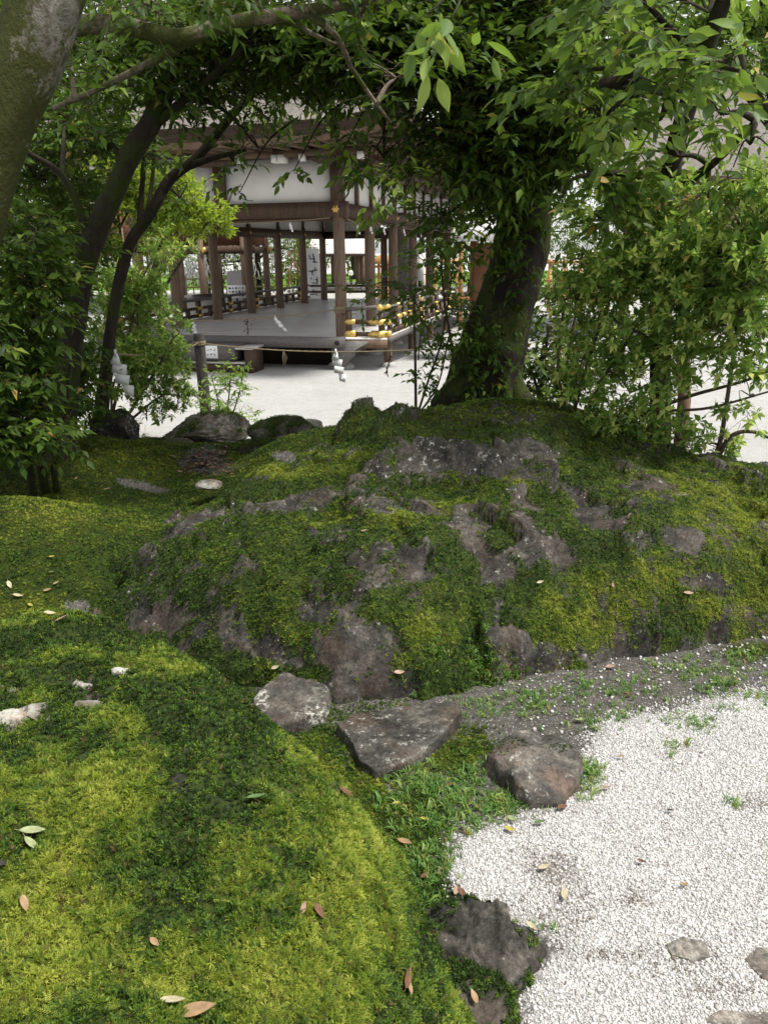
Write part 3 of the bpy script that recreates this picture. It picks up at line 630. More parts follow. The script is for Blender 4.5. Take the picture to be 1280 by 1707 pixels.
grass('thin grass on the dark earth strip below the long boulder', [(860, 1170, 80, 30, 0), (980, 1160, 90, 26, -5), (1130, 1130, 90, 28, -8), (980, 1200, 70, 16, 0), (1220, 1150, 60, 28, 0), (1250, 1100, 40, 16, 0), (1150, 1210, 40, 16, 0), (800, 1195, 40, 10, 0)], 900, .03, 2)
grass('grass growing up the front of the long boulder', [(770, 1100, 42, 32, 0), (830, 1150, 40, 30, 0), (700, 1150, 16, 14, 0)], 300, .036, 3, *SURF[1])
grass('single weeds sprouting from the white gravel', [(905, 1545, 12, 10, 0), (1130, 1250, 16, 9, 0), (1220, 1345, 9, 6, 0)], 26, .034, 4)

# ================================================================== FALLEN LEAVES
from mathutils.bvhtree import BVHTree
_v = np.vstack([w for w, f in SURF]); _o = np.cumsum([0]+[len(w) for w, f in SURF]); _f = np.vstack([f[:, :4]+o for (w, f), o in zip(SURF, _o)])
BVH = BVHTree.FromPolygons(_v.tolist(), _f.tolist())
def hit(px, py):
    loc, n, i, d = BVH.ray_cast(Vector(CO), Vector(ray(px, py)).normalized())
    return (np.array(loc), np.array(n)) if loc is not None else (pz(px, py, Z0), np.array([0, 0, 1.]))
WS = bpy.data.materials['white_stone']; PK = bpy.data.materials['reddish_stone']
for (a, b_, sz, rz_, mt, lb) in ((152, 1180, (.05, .035, .04), 20, WS, 'pointed pale lichened stone poking through the near moss boulder'), (138, 1143, (.045, .03, .022), -10, WS, 'small pale stone above the pointed one on the near boulder'), (62, 1190, (.055, .04, .03), 10, WS, 'white patched stone at the left of the near boulder'), (22, 1202, (.05, .04, .03), 40, PK, 'reddish stone at the left edge of the near boulder'), (18, 1152, (.05, .035, .02), 0, WS, 'flat pale stone at the upper left edge of the near boulder'), (205, 1118, (.03, .025, .016), 0, WS, 'tiny pale stone on the crest of the near boulder')):
    p_ = hit(a, b_)[0]-[0, 0, .004]
    crag('edge_rock', lb, p_, sz, rz_, mt, int(a), 0, 9, 10, group='pale stones showing through the near moss', rough=.14)

LC = {'green': (.16, .27, .10), 'pale green': (.42, .48, .24), 'tan': (.46, .30, .16), 'brown': (.20, .095, .05), 'pinkish': (.50, .33, .24), 'yellow': (.55, .48, .10), 'cream': (.62, .55, .36), 'dark': (.05, .035, .03)}
LM = {}
for k, c in LC.items():
    t = NT('fallen_leaf_'+k.replace(' ', '_')); v = t.coord(True); nn = t.noise(v, 40, 3, .6)
    LM[k] = t.end(t.pbr(t.ramp(nn, [(.3, tuple(np.array(c)*.4)), (.7, tuple(np.array(c)*.8))]), .5, .35, nn, .3, .002))
def fallen(px, py, L, yaw, kind, label, curl=.25, wd=.42, lift=.015):
    L = L*.8; curl = curl*rng.uniform(.8, 2.4); p, n = hit(px, py); n = nrm(n*.7+[0, 0, .5]+rng.normal(0, .18, 3)); u = np.linspace(0, 1, 9)
    w = wd*np.sin(np.pi*u**.85)**.8*.5; V = []
    for q, ww in zip(u, w):
        z = curl*.5*(q-.5)**2
        V += [[(q-.5), -ww, z+curl*ww*.7], [(q-.5), 0, z], [(q-.5), ww, z+curl*ww*.7]]
    V = np.array(V)*L
    i = np.arange(8)*3; F = np.vstack([np.stack([i, i+3, i+4, i+1], 1), np.stack([i+1, i+4, i+5, i+2], 1)])
    b = MB(); b.add(V, F); b.add(V-[0, 0, .0007], F[:, ::-1])
    st = np.array([[-.5, 0, curl*.125], [-.62, .02, curl*.15], [-.72, .05, curl*.1]])*L; b.tube(st, [L*.012, L*.01, L*.007], 4)
    o = b.build('fallen_leaf', LM[kind], label=label, cat='leaf', group='leaves fallen on the moss and gravel', smooth=False)
    a = math.radians(yaw); X = nrm(np.array([math.cos(a), math.sin(a), 0])-n*(n@np.array([math.cos(a), math.sin(a), 0]))); Y = np.cross(n, X)
    M = Matrix([[X[i], Y[i], n[i], (p+n*lift)[i]] for i in range(3)]+[[0, 0, 0, 1]]); o.matrix_world = M
for a in [(428, 1340, .05, 20, 'green', 'green oval leaf lying on the near moss boulder'),
          (55, 1396, .06, 10, 'pale green', 'upper of two pale green leaves at the left edge'), (48, 1418, .055, -25, 'pale green', 'lower of two pale green leaves at the left edge'),
          (35, 1516, .042, -50, 'tan', 'tan curled leaf on yellow moss by the left edge'), (4, 1446, .03, 0, 'dark', 'dark leaf cut off at the left edge'),
          (262, 1579, .03, -40, 'tan', 'small tan leaf beside a white fleck in the near moss'), (505, 1516, .03, 80, 'pinkish', 'small pinkish leaf standing in the yellow moss'),
          (527, 1527, .042, -50, 'brown', 'dark brown folded leaf in the yellow moss'), (330, 1697, .075, 10, 'tan', 'large tan curled leaf at the bottom edge'), (285, 1683, .05, 15, 'cream', 'thin cream leaf at the bottom edge'),
          (668, 1632, .055, 80, 'brown', 'upper curled brown leaf beside the dark path rock'), (672, 1652, .04, 95, 'tan', 'lower tan leaf beside the dark path rock'), (788, 1668, .04, 110, 'tan', 'tan leaf on the small dark rock at the bottom'),
          (676, 1411, .06, -35, 'tan', 'long tan and yellow leaf in the grass by the gravel'), (752, 1315, .042, 20, 'brown', 'reddish brown leaf in the fine grass'), (708, 1372, .035, -15, 'yellow', 'small yellow leaf in the fine grass'),
          (668, 1201, .05, 25, 'pale green', 'pale green forked leaf on the triangular stone'), (855, 1372, .05, -55, 'pale green', 'pale leaf at the tip of the gravel'), (850, 1388, .042, -30, 'yellow', 'yellowish leaf just below the pale one on the gravel'),
          (900, 1378, .045, 5, 'green', 'green leaf lying on the gravel near the brown stone'), (522, 1272, .045, 50, 'tan', 'tan curled leaf by the triangular stone'), (572, 1328, .05, -20, 'brown', 'brown crumpled leaf left of the fine grass'),
          (660, 1345, .03, 20, 'yellow', 'small yellow leaf below the triangular stone'), (461, 1113, .04, 25, 'cream', 'cream leaf on the front of the long boulder'), (664, 1124, .05, 10, 'pinkish', 'pinkish leaf on the front of the long boulder'),
          (1145, 993, .055, 5, 'pinkish', 'pinkish leaf on the right front of the long boulder'), (900, 973, .035, 15, 'cream', 'small cream leaf on the boulder beside bare rock'), (1022, 977, .03, 80, 'pinkish', 'small pinkish leaf above the round yellow moss patch'),
          (608, 890, .035, 10, 'pinkish', 'small reddish leaf near the crest of the boulder'), (16, 978, .06, -50, 'cream', 'whitish leaf in the mossy hollow at far left'), (30, 997, .055, 5, 'cream', 'cream folded leaf in the mossy hollow at far left'), (52, 1013, .045, -30, 'yellow', 'yellow leaf in the hollow at far left'),
          (82, 987, .05, 10, 'tan', 'tan leaf in the hollow right of the cream ones'), (95, 976, .04, 60, 'tan', 'upright tan leaf at the foot of the long boulder'), (82, 1028, .045, 20, 'cream', 'cream leaf low in the hollow'), (108, 1038, .05, 15, 'pinkish', 'pinkish leaf low in the hollow'), (88, 958, .03, 10, 'cream', 'tiny cream leaf high in the hollow'), (88, 932, .035, 10, 'yellow', 'bright yellow green leaf on the left moss slope'),
          (940, 1497, .05, 80, 'cream', 'dry cream leaf half buried in the gravel'), (905, 1453, .045, 30, 'cream', 'dry pale leaf on the gravel'), (885, 1553, .045, -50, 'cream', 'white dry leaf beside the weed in the gravel'), (770, 1495, .045, -60, 'brown', 'reddish brown leaf at the gravel edge'), (757, 1490, .04, 75, 'pinkish', 'pinkish leaf at the gravel edge'), (708, 1468, .04, 50, 'brown', 'brown leaf in the grass at the gravel edge'),
          (935, 1352, .05, 30, 'brown', 'curled brown leaf under the brown stone'), (1010, 1320, .035, 10, 'pinkish', 'pinkish leaf on the gravel right of the brown stone'), (1035, 1267, .03, -10, 'tan', 'orange tan leaf on the gravel'), (1048, 1162, .04, -20, 'brown', 'dark leaf on the earth strip'), (965, 1207, .045, -10, 'pale green', 'pale leaf in the thin grass'), (1018, 1115, .05, 0, 'pinkish', 'reddish leaf under the boulder foot'),
          (1115, 1358, .03, 0, 'dark', 'dark fleck of leaf on the bright gravel'), (1068, 1443, .03, -30, 'brown', 'brown leaf fleck on the gravel right'), (1140, 1483, .03, 20, 'tan', 'tan leaf fleck on the gravel right'), (180, 818, .06, 0, 'pinkish', 'pinkish leaf on the bare earth left of the boulder'), (128, 800, .04, 70, 'tan', 'tan leaf standing on the left moss slope'), (365, 745, .05, 80, 'tan', 'tan leaf standing in the gully')]:
    fallen(*a)
r = np.random.default_rng(77); b = MB()
for q in range(220):
    px, py = r.normal(345, 26), r.normal(770, 13); p, n = hit(px, py); a = r.uniform(0, 6.28); d = np.array([math.cos(a), math.sin(a), r.normal(0, .25)])*r.uniform(.02, .035); s = np.array([-math.sin(a), math.cos(a), r.normal(0, .4)])*.011; p = p+[0, 0, r.uniform(.003, .03)]
    b.add([p-d, p+s, p+d, p-s], [[0, 1, 2]], [[0, 2, 3]], a=r.random())
b.build('leaf_litter', leafmat('litter', [(0, (.03, .018, .012)), (.6, (.12, .06, .035)), (1, (.26, .15, .08))], .1, (.2, .1, .04)), kind='stuff', label='heap of dark dead leaves in the gully', cat='leaf litter')

# ================================================================== THE OPEN HALL
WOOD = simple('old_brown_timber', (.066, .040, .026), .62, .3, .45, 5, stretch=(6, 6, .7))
WOODC = simple('weathered_column', (.14, .095, .066), .7, .25, .4, 7, stretch=(5, 5, .5))
GREYW = simple('grey_worn_boards', (.50, .485, .465), .32, .5, .22, 5, stretch=(2, 12, 2))
EDGEW = simple('grey_edge_beam', (.115, .105, .098), .6, .35, .35, 5, stretch=(2, 9, 9))
PLAST = simple('white_plaster', (.68, .67, .645), .9, .1, .06, 3)
GOLD = simple('gilt_metal', (.62, .42, .12), .38, .5, .2, 30, metal=.65)
STONEG = simple('granite', (.34, .335, .32), .85, .2, .25, 25)
BLACK = simple('black_iron', (.012, .012, .013), .5, .4, .2, 20)
WHITEP = simple('white_paint', (.76, .75, .72), .7, .2, .05, 9)
PAPER = simple('white_paper', (.80, .80, .79), .8, .2, .04, 20)
STRAW = simple('straw_rope', (.24, .19, .12), .9, .1, .35, 60)
INK = simple('ink', (.03, .03, .035), .7, .2, .2, 30)
t = NT('cypress_bark_roof'); v = t.coord(); mp = t.n('ShaderNodeMapping'); mp.inputs['Scale'].default_value = (1, 1, 6); t.l(v, mp.inputs['Vector'])
n1 = t.noise(v, 14, 5, .75); n2 = t.noise(v, .9, 4, .6); n3 = t.noise(mp.outputs[0], 9, 3, .6)
c = t.ramp(n1, [(.3, (.10, .088, .08)), (.7, (.27, .245, .23))]); c = t.mix(.6, c, t.ramp(n2, [(.3, (.65, .65, .6)), (.7, (1.15, 1.1, 1.08))]), 'MULTIPLY')
BARKR = t.end(t.pbr(c, .9, .15, t.math('ADD', n1, n3), .8, .03))
t = NT('bark_roof_edge'); v = t.coord(); mp = t.n('ShaderNodeMapping'); mp.inputs['Scale'].default_value = (.6, .6, 30); t.l(v, mp.inputs['Vector']); n1 = t.noise(mp.outputs[0], 3, 4, .7)
BARKE = t.end(t.pbr(t.ramp(n1, [(.3, (.022, .016, .012)), (.7, (.075, .052, .04))]), .9, .1, n1, .6, .02))

HA = math.radians(14.5); AA = np.array([math.sin(HA), math.cos(HA), 0]); BB = np.array([-math.cos(HA), math.sin(HA), 0]); ZZ = np.array([0, 0, 1.]); HAX = np.stack([AA, BB, ZZ])
DECK = .62; C0 = pz(570, 560, DECK)*[1, 1, 0]
def HP(a, b, z): return C0+np.multiply.outer(np.asarray(a, float), AA)+np.multiply.outer(np.asarray(b, float), BB)+np.multiply.outer(np.asarray(z, float), ZZ)
def hbox(mb, a0, a1, b0, b1, z0, z1): return mb.box(HP((a0+a1)/2, (b0+b1)/2, (z0+z1)/2), (a1-a0, b1-b0, z1-z0), HAX)
hall = empty('open_hall', C0, 'open wooden shrine hall on dark columns with a low bark roof', 'hall')
def hpart(name, mat, *boxes, parent=None, smooth=False):
    b = MB()
    for q in boxes: hbox(b, *q)
    return b.build(name, mat, parent or hall)
HL = 4.3; HLEN = 11.9
def along_for(px, b, z=1.5):
    t_ = np.linspace(0, 30, 3001); x, y = proj(HP(t_, np.full_like(t_, b), np.full_like(t_, z))); return float(t_[np.argmin(np.abs(x-px))])
rightA = [0.0]+[along_for(p, 0) for p in (617.5, 655.5, 688, 716)]
rightA = [a for a in rightA if a < HLEN-1]+[HLEN]
leftA = [0., 1.46, 3.5, 5.6, 7.75, 9.9, HLEN]
def column(a, b, ztop, r=.113):
    m_ = MB(); z = np.array([0, .3, DECK, .9, 1.6, 2.4, ztop]); m_.tube(HP(np.full(7, a), np.full(7, b), z), np.array([1.04, 1.02, 1, 1, .99, .97, .96])*r, 18)
    c_ = m_.build('column', WOODC, hall, smooth=True)
    s_ = MB(); s_.tube(HP([a, a, a], [b, b, b], [-.05, .04, .09]), [.24, .23, .17], 12); s_.build('base_stone', STONEG, c_)
    return c_
cols = [column(a, 0, 3.1) for a in rightA]+[column(a, HL, 2.9) for a in leftA]+[column(HLEN, HL/2, 2.9)]
# beams and plaster above
hpart('beam', WOOD, (-.10, .10, -.18, HL+.2, 2.81, 3.09)); hpart('beam', WOOD, (.105, HLEN+.15, -.09, .09, 2.81, 3.07))
hpart('beam', WOOD, (.105, HLEN-.08, HL-.08, HL+.08, 2.60, 2.83)); hpart('beam', WOOD, (HLEN-.08, HLEN+.08, .095, HL-.085, 2.60, 2.83))
hpart('beam', WOOD, (-.05, .05, -.1, HL+.15, 2.755, 2.805)); hpart('beam', WOOD, (.11, HLEN, -.05, .05, 2.755, 2.805))
WT = 3.86; MB_ = 2.34
hpart('wall_panel', PLAST, (-.03, .03, .12, MB_-.1, 3.09, WT)); hpart('wall_panel', PLAST, (-.03, .03, MB_+.1, HL-.12, 3.09, WT))
ra = rightA
mid = sorted(ra+[(ra[i]+ra[i+1])/2 for i in range(len(ra)-1)])
for i in range(len(mid)-1):
    hpart('wall_panel', PLAST, (mid[i]+.09, mid[i+1]-.09, -.03, .03, 3.07, WT))
for a in mid[1:]: hpart('wall_post', WOOD, (a-.085, a+.085, -.075, .075, 3.072, WT+.01))
for i in range(len(leftA)-1):
    hpart('wall_panel', PLAST, (leftA[i]+.07, leftA[i+1]-.07, HL-.03, HL+.03, 2.83, WT)); hpart('wall_post', WOOD, (leftA[i+1]-.06, leftA[i+1]+.06, HL-.07, HL+.07, 2.832, WT))
for i in range(2): hpart('wall_panel', PLAST, (HLEN-.03, HLEN+.03, .1+i*HL/2, HL/2-.1+i*HL/2, 2.83, WT))
for b in (0, MB_, HL): hpart('wall_post', WOOD, (-.10, .10, b-.115, b+.115, 3.092, WT+.01))
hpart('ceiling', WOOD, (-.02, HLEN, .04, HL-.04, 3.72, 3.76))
# boat shaped bracket arms with white ends, under the eave beam
for b in (0, MB_, HL):
    pr = [(-.62, 0), (-.6, -.06), (-.45, -.07), (-.3, -.13), (.3, -.13), (.45, -.07), (.6, -.06), (.62, 0)]
    m_ = MB(); m_.prism(pr, HP(-.13, b, WT+.02), BB, ZZ, AA, -.14); k = m_.build('bracket_arm', WOOD, hall)
    for q in (-.55, .55): e = MB(); hbox(e, -.40, -.275, b+q-.05, b+q+.05, WT-.09, WT+.03); e.build('bracket_end', WHITEP, k)
for b in (HL*.25, HL*.75, .95, HL-.95): e = MB(); hbox(e, -.42, -.14, b-.05, b+.05, WT-.1, WT+.03); e.build('bracket_end', WHITEP, hall)
for a in mid:
    pr = [(-.42, 0), (-.4, -.1), (-.25, -.2), (.25, -.2), (.4, -.1), (.42, 0)]
    m_ = MB(); m_.prism(pr, HP(a, -.11, WT+.02), AA, ZZ, BB, -.12); m_.build('bracket_arm', WOOD, hall)
for q in ((-.33, -.12, -.9, HL+.9, WT+.0, WT+.12), (-.12, HLEN+.2, -.30, -.12, WT+.0, WT+.12), (-.12, HLEN+.2, HL+.12, HL+.3, WT+.0, WT+.12)): hpart('eave_beam', simple('light_brown_timber', (.12, .078, .052), .7, .25, .3, 6) if 'light_brown_timber' not in bpy.data.materials else bpy.data.materials['light_brown_timber'], q)
LBT = bpy.data.materials['light_brown_timber']
# roof
OV = 1.85; ac, bc = HLEN/2, HL/2; ha, hb = HLEN/2+OV, HL/2+OV
def roof_up(a, b): return .22*(np.abs(a-ac)/ha)**8*(np.abs(b-bc)/hb)**5+.05*(np.abs(b-bc)/hb)**2*(np.abs(a-ac)/ha)**6
ga = ac+ha*np.linspace(-1, 1, 81); gb = bc+hb*np.linspace(-1, 1, 61); A_, B_ = np.meshgrid(ga, gb)
d_ = np.minimum(ha-np.abs(A_-ac), hb-np.abs(B_-bc))
ZT = 4.20+.50*d_+.045*d_**2+roof_up(A_, B_); ZT += .012*fbm(A_*3, B_*3, 0, 3)
Vr = HP(A_, B_, ZT).reshape(-1, 3); nx, ny = len(ga), len(gb); i_ = (np.arange(ny-1)[:, None]*nx+np.arange(nx-1)[None]).ravel()
roof = obj('roof', mesh('roof', Vr, np.stack([i_, i_+1, i_+nx+1, i_+nx], 1)[:, ::-1], BARKR, None, True), hall)
ring = [(a, gb[0]) for a in ga]+[(ga[-1], b) for b in gb[1:]]+[(a, gb[-1]) for a in ga[::-1][1:]]+[(ga[0], b) for b in gb[::-1][1:-1]]
ring = np.array(ring); n_ = len(ring); up = roof_up(ring[:, 0], ring[:, 1]); cen = np.array([ac, bc])
inn = ring+np.sign(cen-ring)*np.where(np.abs(ring-cen) > [[ha-.01, hb-.01]], .05, 0.); inn2 = np.clip(ring, [ga[0]+1.7, gb[0]+1.7], [ga[-1]-1.7, gb[-1]-1.7])
V_ = np.vstack([HP(ring[:, 0], ring[:, 1], 4.201+up), HP(inn[:, 0], inn[:, 1], 3.98+up)]); j = np.arange(n_); j2 = (j+1) % n_
obj('bark_edge', mesh('bark_edge', V_, np.stack([j, j2, n_+j2, n_+j], 1), BARKE), roof)
V_ = np.vstack([HP(inn[:, 0], inn[:, 1], 3.98+up), HP(inn2[:, 0], inn2[:, 1], 4.06+.3*up)])
obj('soffit', mesh('soffit', V_, np.stack([j, j2, n_+j2, n_+j], 1), WOOD), roof)
V_ = np.vstack([HP(inn[:, 0], inn[:, 1], 3.98+up), HP(inn[:, 0]*.995+ac*.005, inn[:, 1]*.985+bc*.015, 3.88+.9*up)])
obj('fascia', mesh('fascia', V_, np.stack([j, j2, n_+j2, n_+j], 1), LBT), roof)
def rafter(p0, p1, ax):
    if ax == 0: p0 = p0*.9+p1*.1
    m_ = MB(); dd = nrm(p1-p0); s_ = nrm(np.cross(dd, ZZ)); u_ = np.cross(s_, dd)
    m_.box((p0+p1)/2, (np.linalg.norm(p1-p0), .07, .08), np.stack([dd, s_, u_])); r_ = m_.build('rafter', LBT, roof)
    if ax == 0: return
    e = MB(); e.box(p0-dd*.004, (.012, .066, .076), np.stack([dd, s_, u_])); e.build('rafter_end', WHITEP, roof)
for b in np.arange(gb[0]+.25, gb[-1]-.1, .34):
    u0 = float(roof_up(ga[0], b)); rafter(HP(ga[0]+.16, b, 3.93+u0), HP(ga[0]+1.75, b, 4.0+.3*u0), 0)
for a in np.arange(ga[0]+.3, ga[-1]-.2, .36):
    u0 = float(roof_up(a, gb[0])); rafter(HP(a, gb[0]+.16, 3.93+u0), HP(a, gb[0]+1.75, 4.0+.3*u0), 1)
# deck
k = 0
for a in np.arange(-.30, 12.6, .30):
    z = DECK+rng.normal(0, .0012); hpart('floor_board', GREYW, (a, a+.296, -1.0, HL+.85, z-.05, z))
fb = hpart('front_sill', EDGEW, (-.42, -.303, -.17, HL+.9, DECK-.19, DECK+.012))
m_ = MB(); m_.tube(HP([-.423, -.445], [-.03, -.03], [DECK-.09, DECK-.09]), [.05, .035], 14); m_.build('iron_knob', BLACK, fb)
hpart('front_sill', LBT, (-.34, -.303, -1.0, -.175, DECK-.19, DECK-.035)); hpart('side_sill', EDGEW, (-.303, 12.5, -1.06, -1.003, DECK-.075, DECK+.012))
for a in np.arange(.6, 12, 1.4): hpart('joist', WOOD, (a, a+.12, -.95, HL+.8, DECK-.17, DECK-.06))
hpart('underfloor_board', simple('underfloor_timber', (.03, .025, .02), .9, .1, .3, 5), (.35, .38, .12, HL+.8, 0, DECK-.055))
for i, a in enumerate(rightA):     # struts carrying the side veranda, cloud shaped bracket on a stone
    pr = [(-.1, 0), (-.1, -.40), (-.16, -.44), (-.2, -.50), (.16, -.50), (.2, -.42), (.26, -.36), (.34, -.3), (.36, -.22), (.46, -.18), (.5, -.1), (.62, -.06), (.64, 0)]
    if i == 0: m_ = MB(); m_.prism([(p, q) for p, q in pr], HP(-.26, 0, DECK-.055), -BB, ZZ, AA, -.12); m_.build('cloud_bracket', EDGEW, hall)
    m_ = MB(); hbox(m_, a+.3-.07, a+.3+.07, -.93, -.79, 0, DECK-.06); s_ = m_.build('veranda_post', WOODC, hall); m_ = MB(); m_.tube(HP([a+.3]*3, [-.86]*3, [-.04, .06, .09]), [.17, .16, .12], 10); m_.build('base_stone', STONEG, s_)
def railing(b, a0, a1, zs, gold=True, front=None):
    root = MB(); hbox(root, a0, a1, b-.035, b+.035, zs[0]-.04, zs[0]+.04); r_ = root.build('railing', WOOD, hall)
    for q, z in enumerate(zs[1:]):
        m_ = MB()
        if q == 1: m_.tube(HP([a0-.12, a1], [b, b], [z, z]), .038, 10)
        else: hbox(m_, a0-.1, a1, b-.03, b+.03, z-.035, z+.035)
        m_.build('rail', EDGEW if q == 1 else WOOD, r_, smooth=False)
    for kk, a in enumerate(np.arange(a0+.06, a1, .62)):
        m_ = MB(); hbox(m_, a-.045, a+.045, b-.044, b+.044, zs[0]-.06, zs[1] if kk % 3 else zs[2]-.03); m_.build('post', WOOD, r_)
        if gold and kk % 3 == 0:
            for z in zs[:2]: m_ = MB(); hbox(m_, a-.11, a+.11, b-.052, b+.052, z-.048, z+.048); m_.build('gilt_cap', GOLD, r_)
    if front is not None:
        b1 = front; a = a0+.02
        for q, z in enumerate(zs):
            m_ = MB()
            if q == 2: m_.tube(HP([a, a], [b1, b-.14], [z+.002, z+.06]), .038, 10)
            else: hbox(m_, a-.034, a+.034, b-.12, b1, z-.04, z+.04)
            m_.build('rail', EDGEW if q == 2 else WOOD, r_)
        for bb_ in (b, b1-.07): m_ = MB(); hbox(m_, a-.05, a+.05, bb_-.05, bb_+.05, zs[0]-.06, zs[2]-.03); m_.build('post', WOOD, r_)
        for z, h in ((zs[0], .065), (zs[1], .045)):
            for bb_, w in ((b+.07, .2), (b1-.1, .11), (b-.13, .06)):
                pr = [(-w, -h), (w*.6, -h), (w, 0), (w*.6, h), (-w, h)]; m_ = MB(); m_.prism(pr, HP(a-.058, bb_, z), BB, ZZ, AA, .1); m_.build('gilt_cap', GOLD, r_)
        for p0, p1 in (((a, b+.0, zs[2]), (a, b-.17, zs[2]+.075)), ((a0-.17, b, zs[2]+.06), (a0+.05, b, zs[2])), ((a0-.14, b, zs[1]), (a0-.04, b, zs[1])), ((a0-.14, b, zs[0]), (a0-.03, b, zs[0]))):
            m_ = MB(); m_.tube(np.array([HP(*p0), HP(*p1)]), [.055, .05], 12); m_.build('gilt_cap', GOLD, r_)
        for a in (1.2, 2.2, 3.4):
            for z in zs[1:]: m_ = MB(); hbox(m_, a-.14, a+.14, b-.055, b+.055, z-.05, z+.05); m_.build('gilt_cap', GOLD, r_)
railing(-.86, -.22, 12.3, (DECK+.06, DECK+.29, DECK+.52), True, -.14)
railing(HL+.7, .1, 12.3, (DECK+.07, DECK+.25, DECK+.46), True)
m_ = MB(); hbox(m_, HLEN+.5, HLEN+.56, 2.6, HL+.7, DECK+.4, DECK+.47); hbox(m_, HLEN+.5, HLEN+.56, 2.6, HL+.7, DECK+.2, DECK+.27); m_.build('railing', WOOD, hall)
# gilt flower bosses on the beams
def boss(P, ax, r_=.075):
    m_ = MB(); th = np.linspace(0, 2*np.pi, 24, endpoint=False); rr = r_*(.82+.18*np.cos(6*th)); u_ = np.cross(ZZ, ax)
    m_.prism(np.stack([rr*np.cos(th), rr*np.sin(th)], 1), P, u_, ZZ, ax, .03); m_.prism(np.stack([r_*.35*np.cos(th), r_*.35*np.sin(th)], 1), P+np.asarray(ax)*.03, u_, ZZ, ax, .025); m_.build('gilt_boss', GOLD, hall)
for b in (0.02, MB_, HL): boss(HP(-.10, b, 2.955), -AA)
for a in mid: boss(HP(a+.03, -.09, 2.94), -BB, .06)
for a in leftA[1:]: boss(HP(a, HL-.08, 2.72), -BB, .055)
for b in (HL*.3, HL*.6): boss(HP(HLEN-.08, b, 2.72), -AA, .05)
# step block at the front
stp = empty('wooden_step', HP(-1, 3.2, 0), 'low grey wooden step block against the hall front', 'step')
s0, s1 = 1.62, 4.6
for nm, mt, q in (('top_board', EDGEW, (-1.05, -.46, s0+.22, s1, .24, .52)), ('base_board', WOOD, (-1.0, -.5, s0+.02, s1, 0, .17)), ('ledge', GREYW, (-1.03, -.47, s0+.02, s1, .172, .2)), ('end_board', WOOD, (-1.03, -.47, s0-.13, s0+.015, 0, .44)), ('end_board', GREYW, (-1.05, -.45, s0-.16, s0+.2, .445, .49))):
    m_ = MB(); hbox(m_, *q); m_.build(nm, mt, stp)
m_ = MB(); hbox(m_, -1.09, -1.075, 2.16, 2.49, .28, .52); sg = m_.build('notice', PAPER, label='white notice sheet with two handwritten lines leaning on the hall step', cat='notice')
ink = MB(); r = np.random.default_rng(8)
for row, z in enumerate((.44, .35)):
    for q in range(4):
        b0 = 2.42-q*.065
        for s_ in range(3 if q % 2 else 4):
            bb_, zz = b0+r.uniform(-.018, .018), z+r.uniform(-.02, .02); hbox(ink, -1.094, -1.0915, bb_-r.uniform(.003, .02), bb_+r.uniform(.003, .012), zz-.004, zz+r.uniform(.004, .016))
ink.build('lettering', INK, sg)

# ================================================================== ROPES, PAPER STREAMERS, POST
def sag(p0, p1, s, n=20): t_ = np.linspace(0, 1, n)[:, None]; return p0*(1-t_)+p1*t_-[0, 0, 1]*(4*s*t_*(1-t_))
def rope(P, r_, label, group=None):
    m_ = MB(); k = len(P)
    for ph in (0, 2.1, 4.2):
        T = np.linspace(0, k*2.0, k)+ph; off = np.stack([np.cos(T)*.3, np.sin(T)*.6, np.sin(T)], 1)*r_*.55; m_.tube(P+off, r_*.62, 6)
    return m_.build('straw_rope', STRAW, label=label, cat='rope', group=group, smooth=True)
def streamer(P, h, label, lean=0., turn=.3, group='folded white paper streamers on the ropes'):
    """four zigzag folds of paper"""
    w = h*.36; u_ = np.array([math.cos(turn), math.sin(turn), 0]); nv = np.array([-math.sin(turn), math.cos(turn), 0]); m_ = MB(); x = 0.; z = 0.
    pts = [(-.14, 0), (.14, 0), (.20, -.27), (-.20, -.27)]
    quads = [[(-.05, 0), (.10, 0), (.20, -.28), (-.28, -.22)], [(-.16, -.20), (.42, -.26), (.36, -.48), (-.26, -.42)], [(-.1, -.44), (.5, -.5), (.42, -.72), (-.16, -.66)], [(.14, -.70), (.62, -.74), (.56, -1.0), (.2, -.93)]]
    for i, q in enumerate(quads):
        q = np.array(q); z0 = .006*(i % 2); b3 = P+np.outer(q[:, 0]*h*.52+q[:, 1]*h*lean, u_)+np.outer(q[:, 1]*h, ZZ)+nv*z0+np.outer([.0, .006, .01, -.004], nv)*h*(1 if i % 2 else -1)
        V_ = np.vstack([b3, b3+nv*.0015]); m_.add(V_, [[0, 1, 2, 3], [7, 6, 5, 4], [0, 4, 5, 1], [1, 5, 6, 2], [2, 6, 7, 3], [3, 7, 4, 0]])
    m_.tube(np.array([P+[0, 0, h*.1], P-[0, 0, .02]]), h*.03, 5)
    return m_.build('paper_streamer', PAPER, label=label, cat='streamer', group=group)
PY = 9.4; pt = pY(331, 556, PY); pb = np.array([pt[0]+.02, PY, ground_z(pt[0], PY)-.1])
post = empty('rope_post', pb*[1, 1, 1], 'dark wooden post carrying the straw rope behind the layered rock', 'post')
m_ = MB(); m_.tube(np.array([pb, pb*.5+pt*.5, pt-[0, 0, .02], pt]), [.068, .066, .064, .054], 16); m_.build('pole', simple('dark_post_wood', (.045, .04, .034), .75, .25, .4, 12, stretch=(6, 6, .8)), post, smooth=False)
m_ = MB()
for i in range(3): zc = pt[2]-.09-.014*i; th = np.linspace(0, 6.28, 25); m_.tube(np.c_[pt[0]+.069*np.cos(th), PY+.069*np.sin(th), np.full(25, zc)+.004*np.sin(th)], .008, 6)
m_.build('rope_lashing', STRAW, post)
p_l = pY(188, 588, 5.9); p_m = pt-[0, .06, .1]; p_r = pY(880, 566, 6.9)
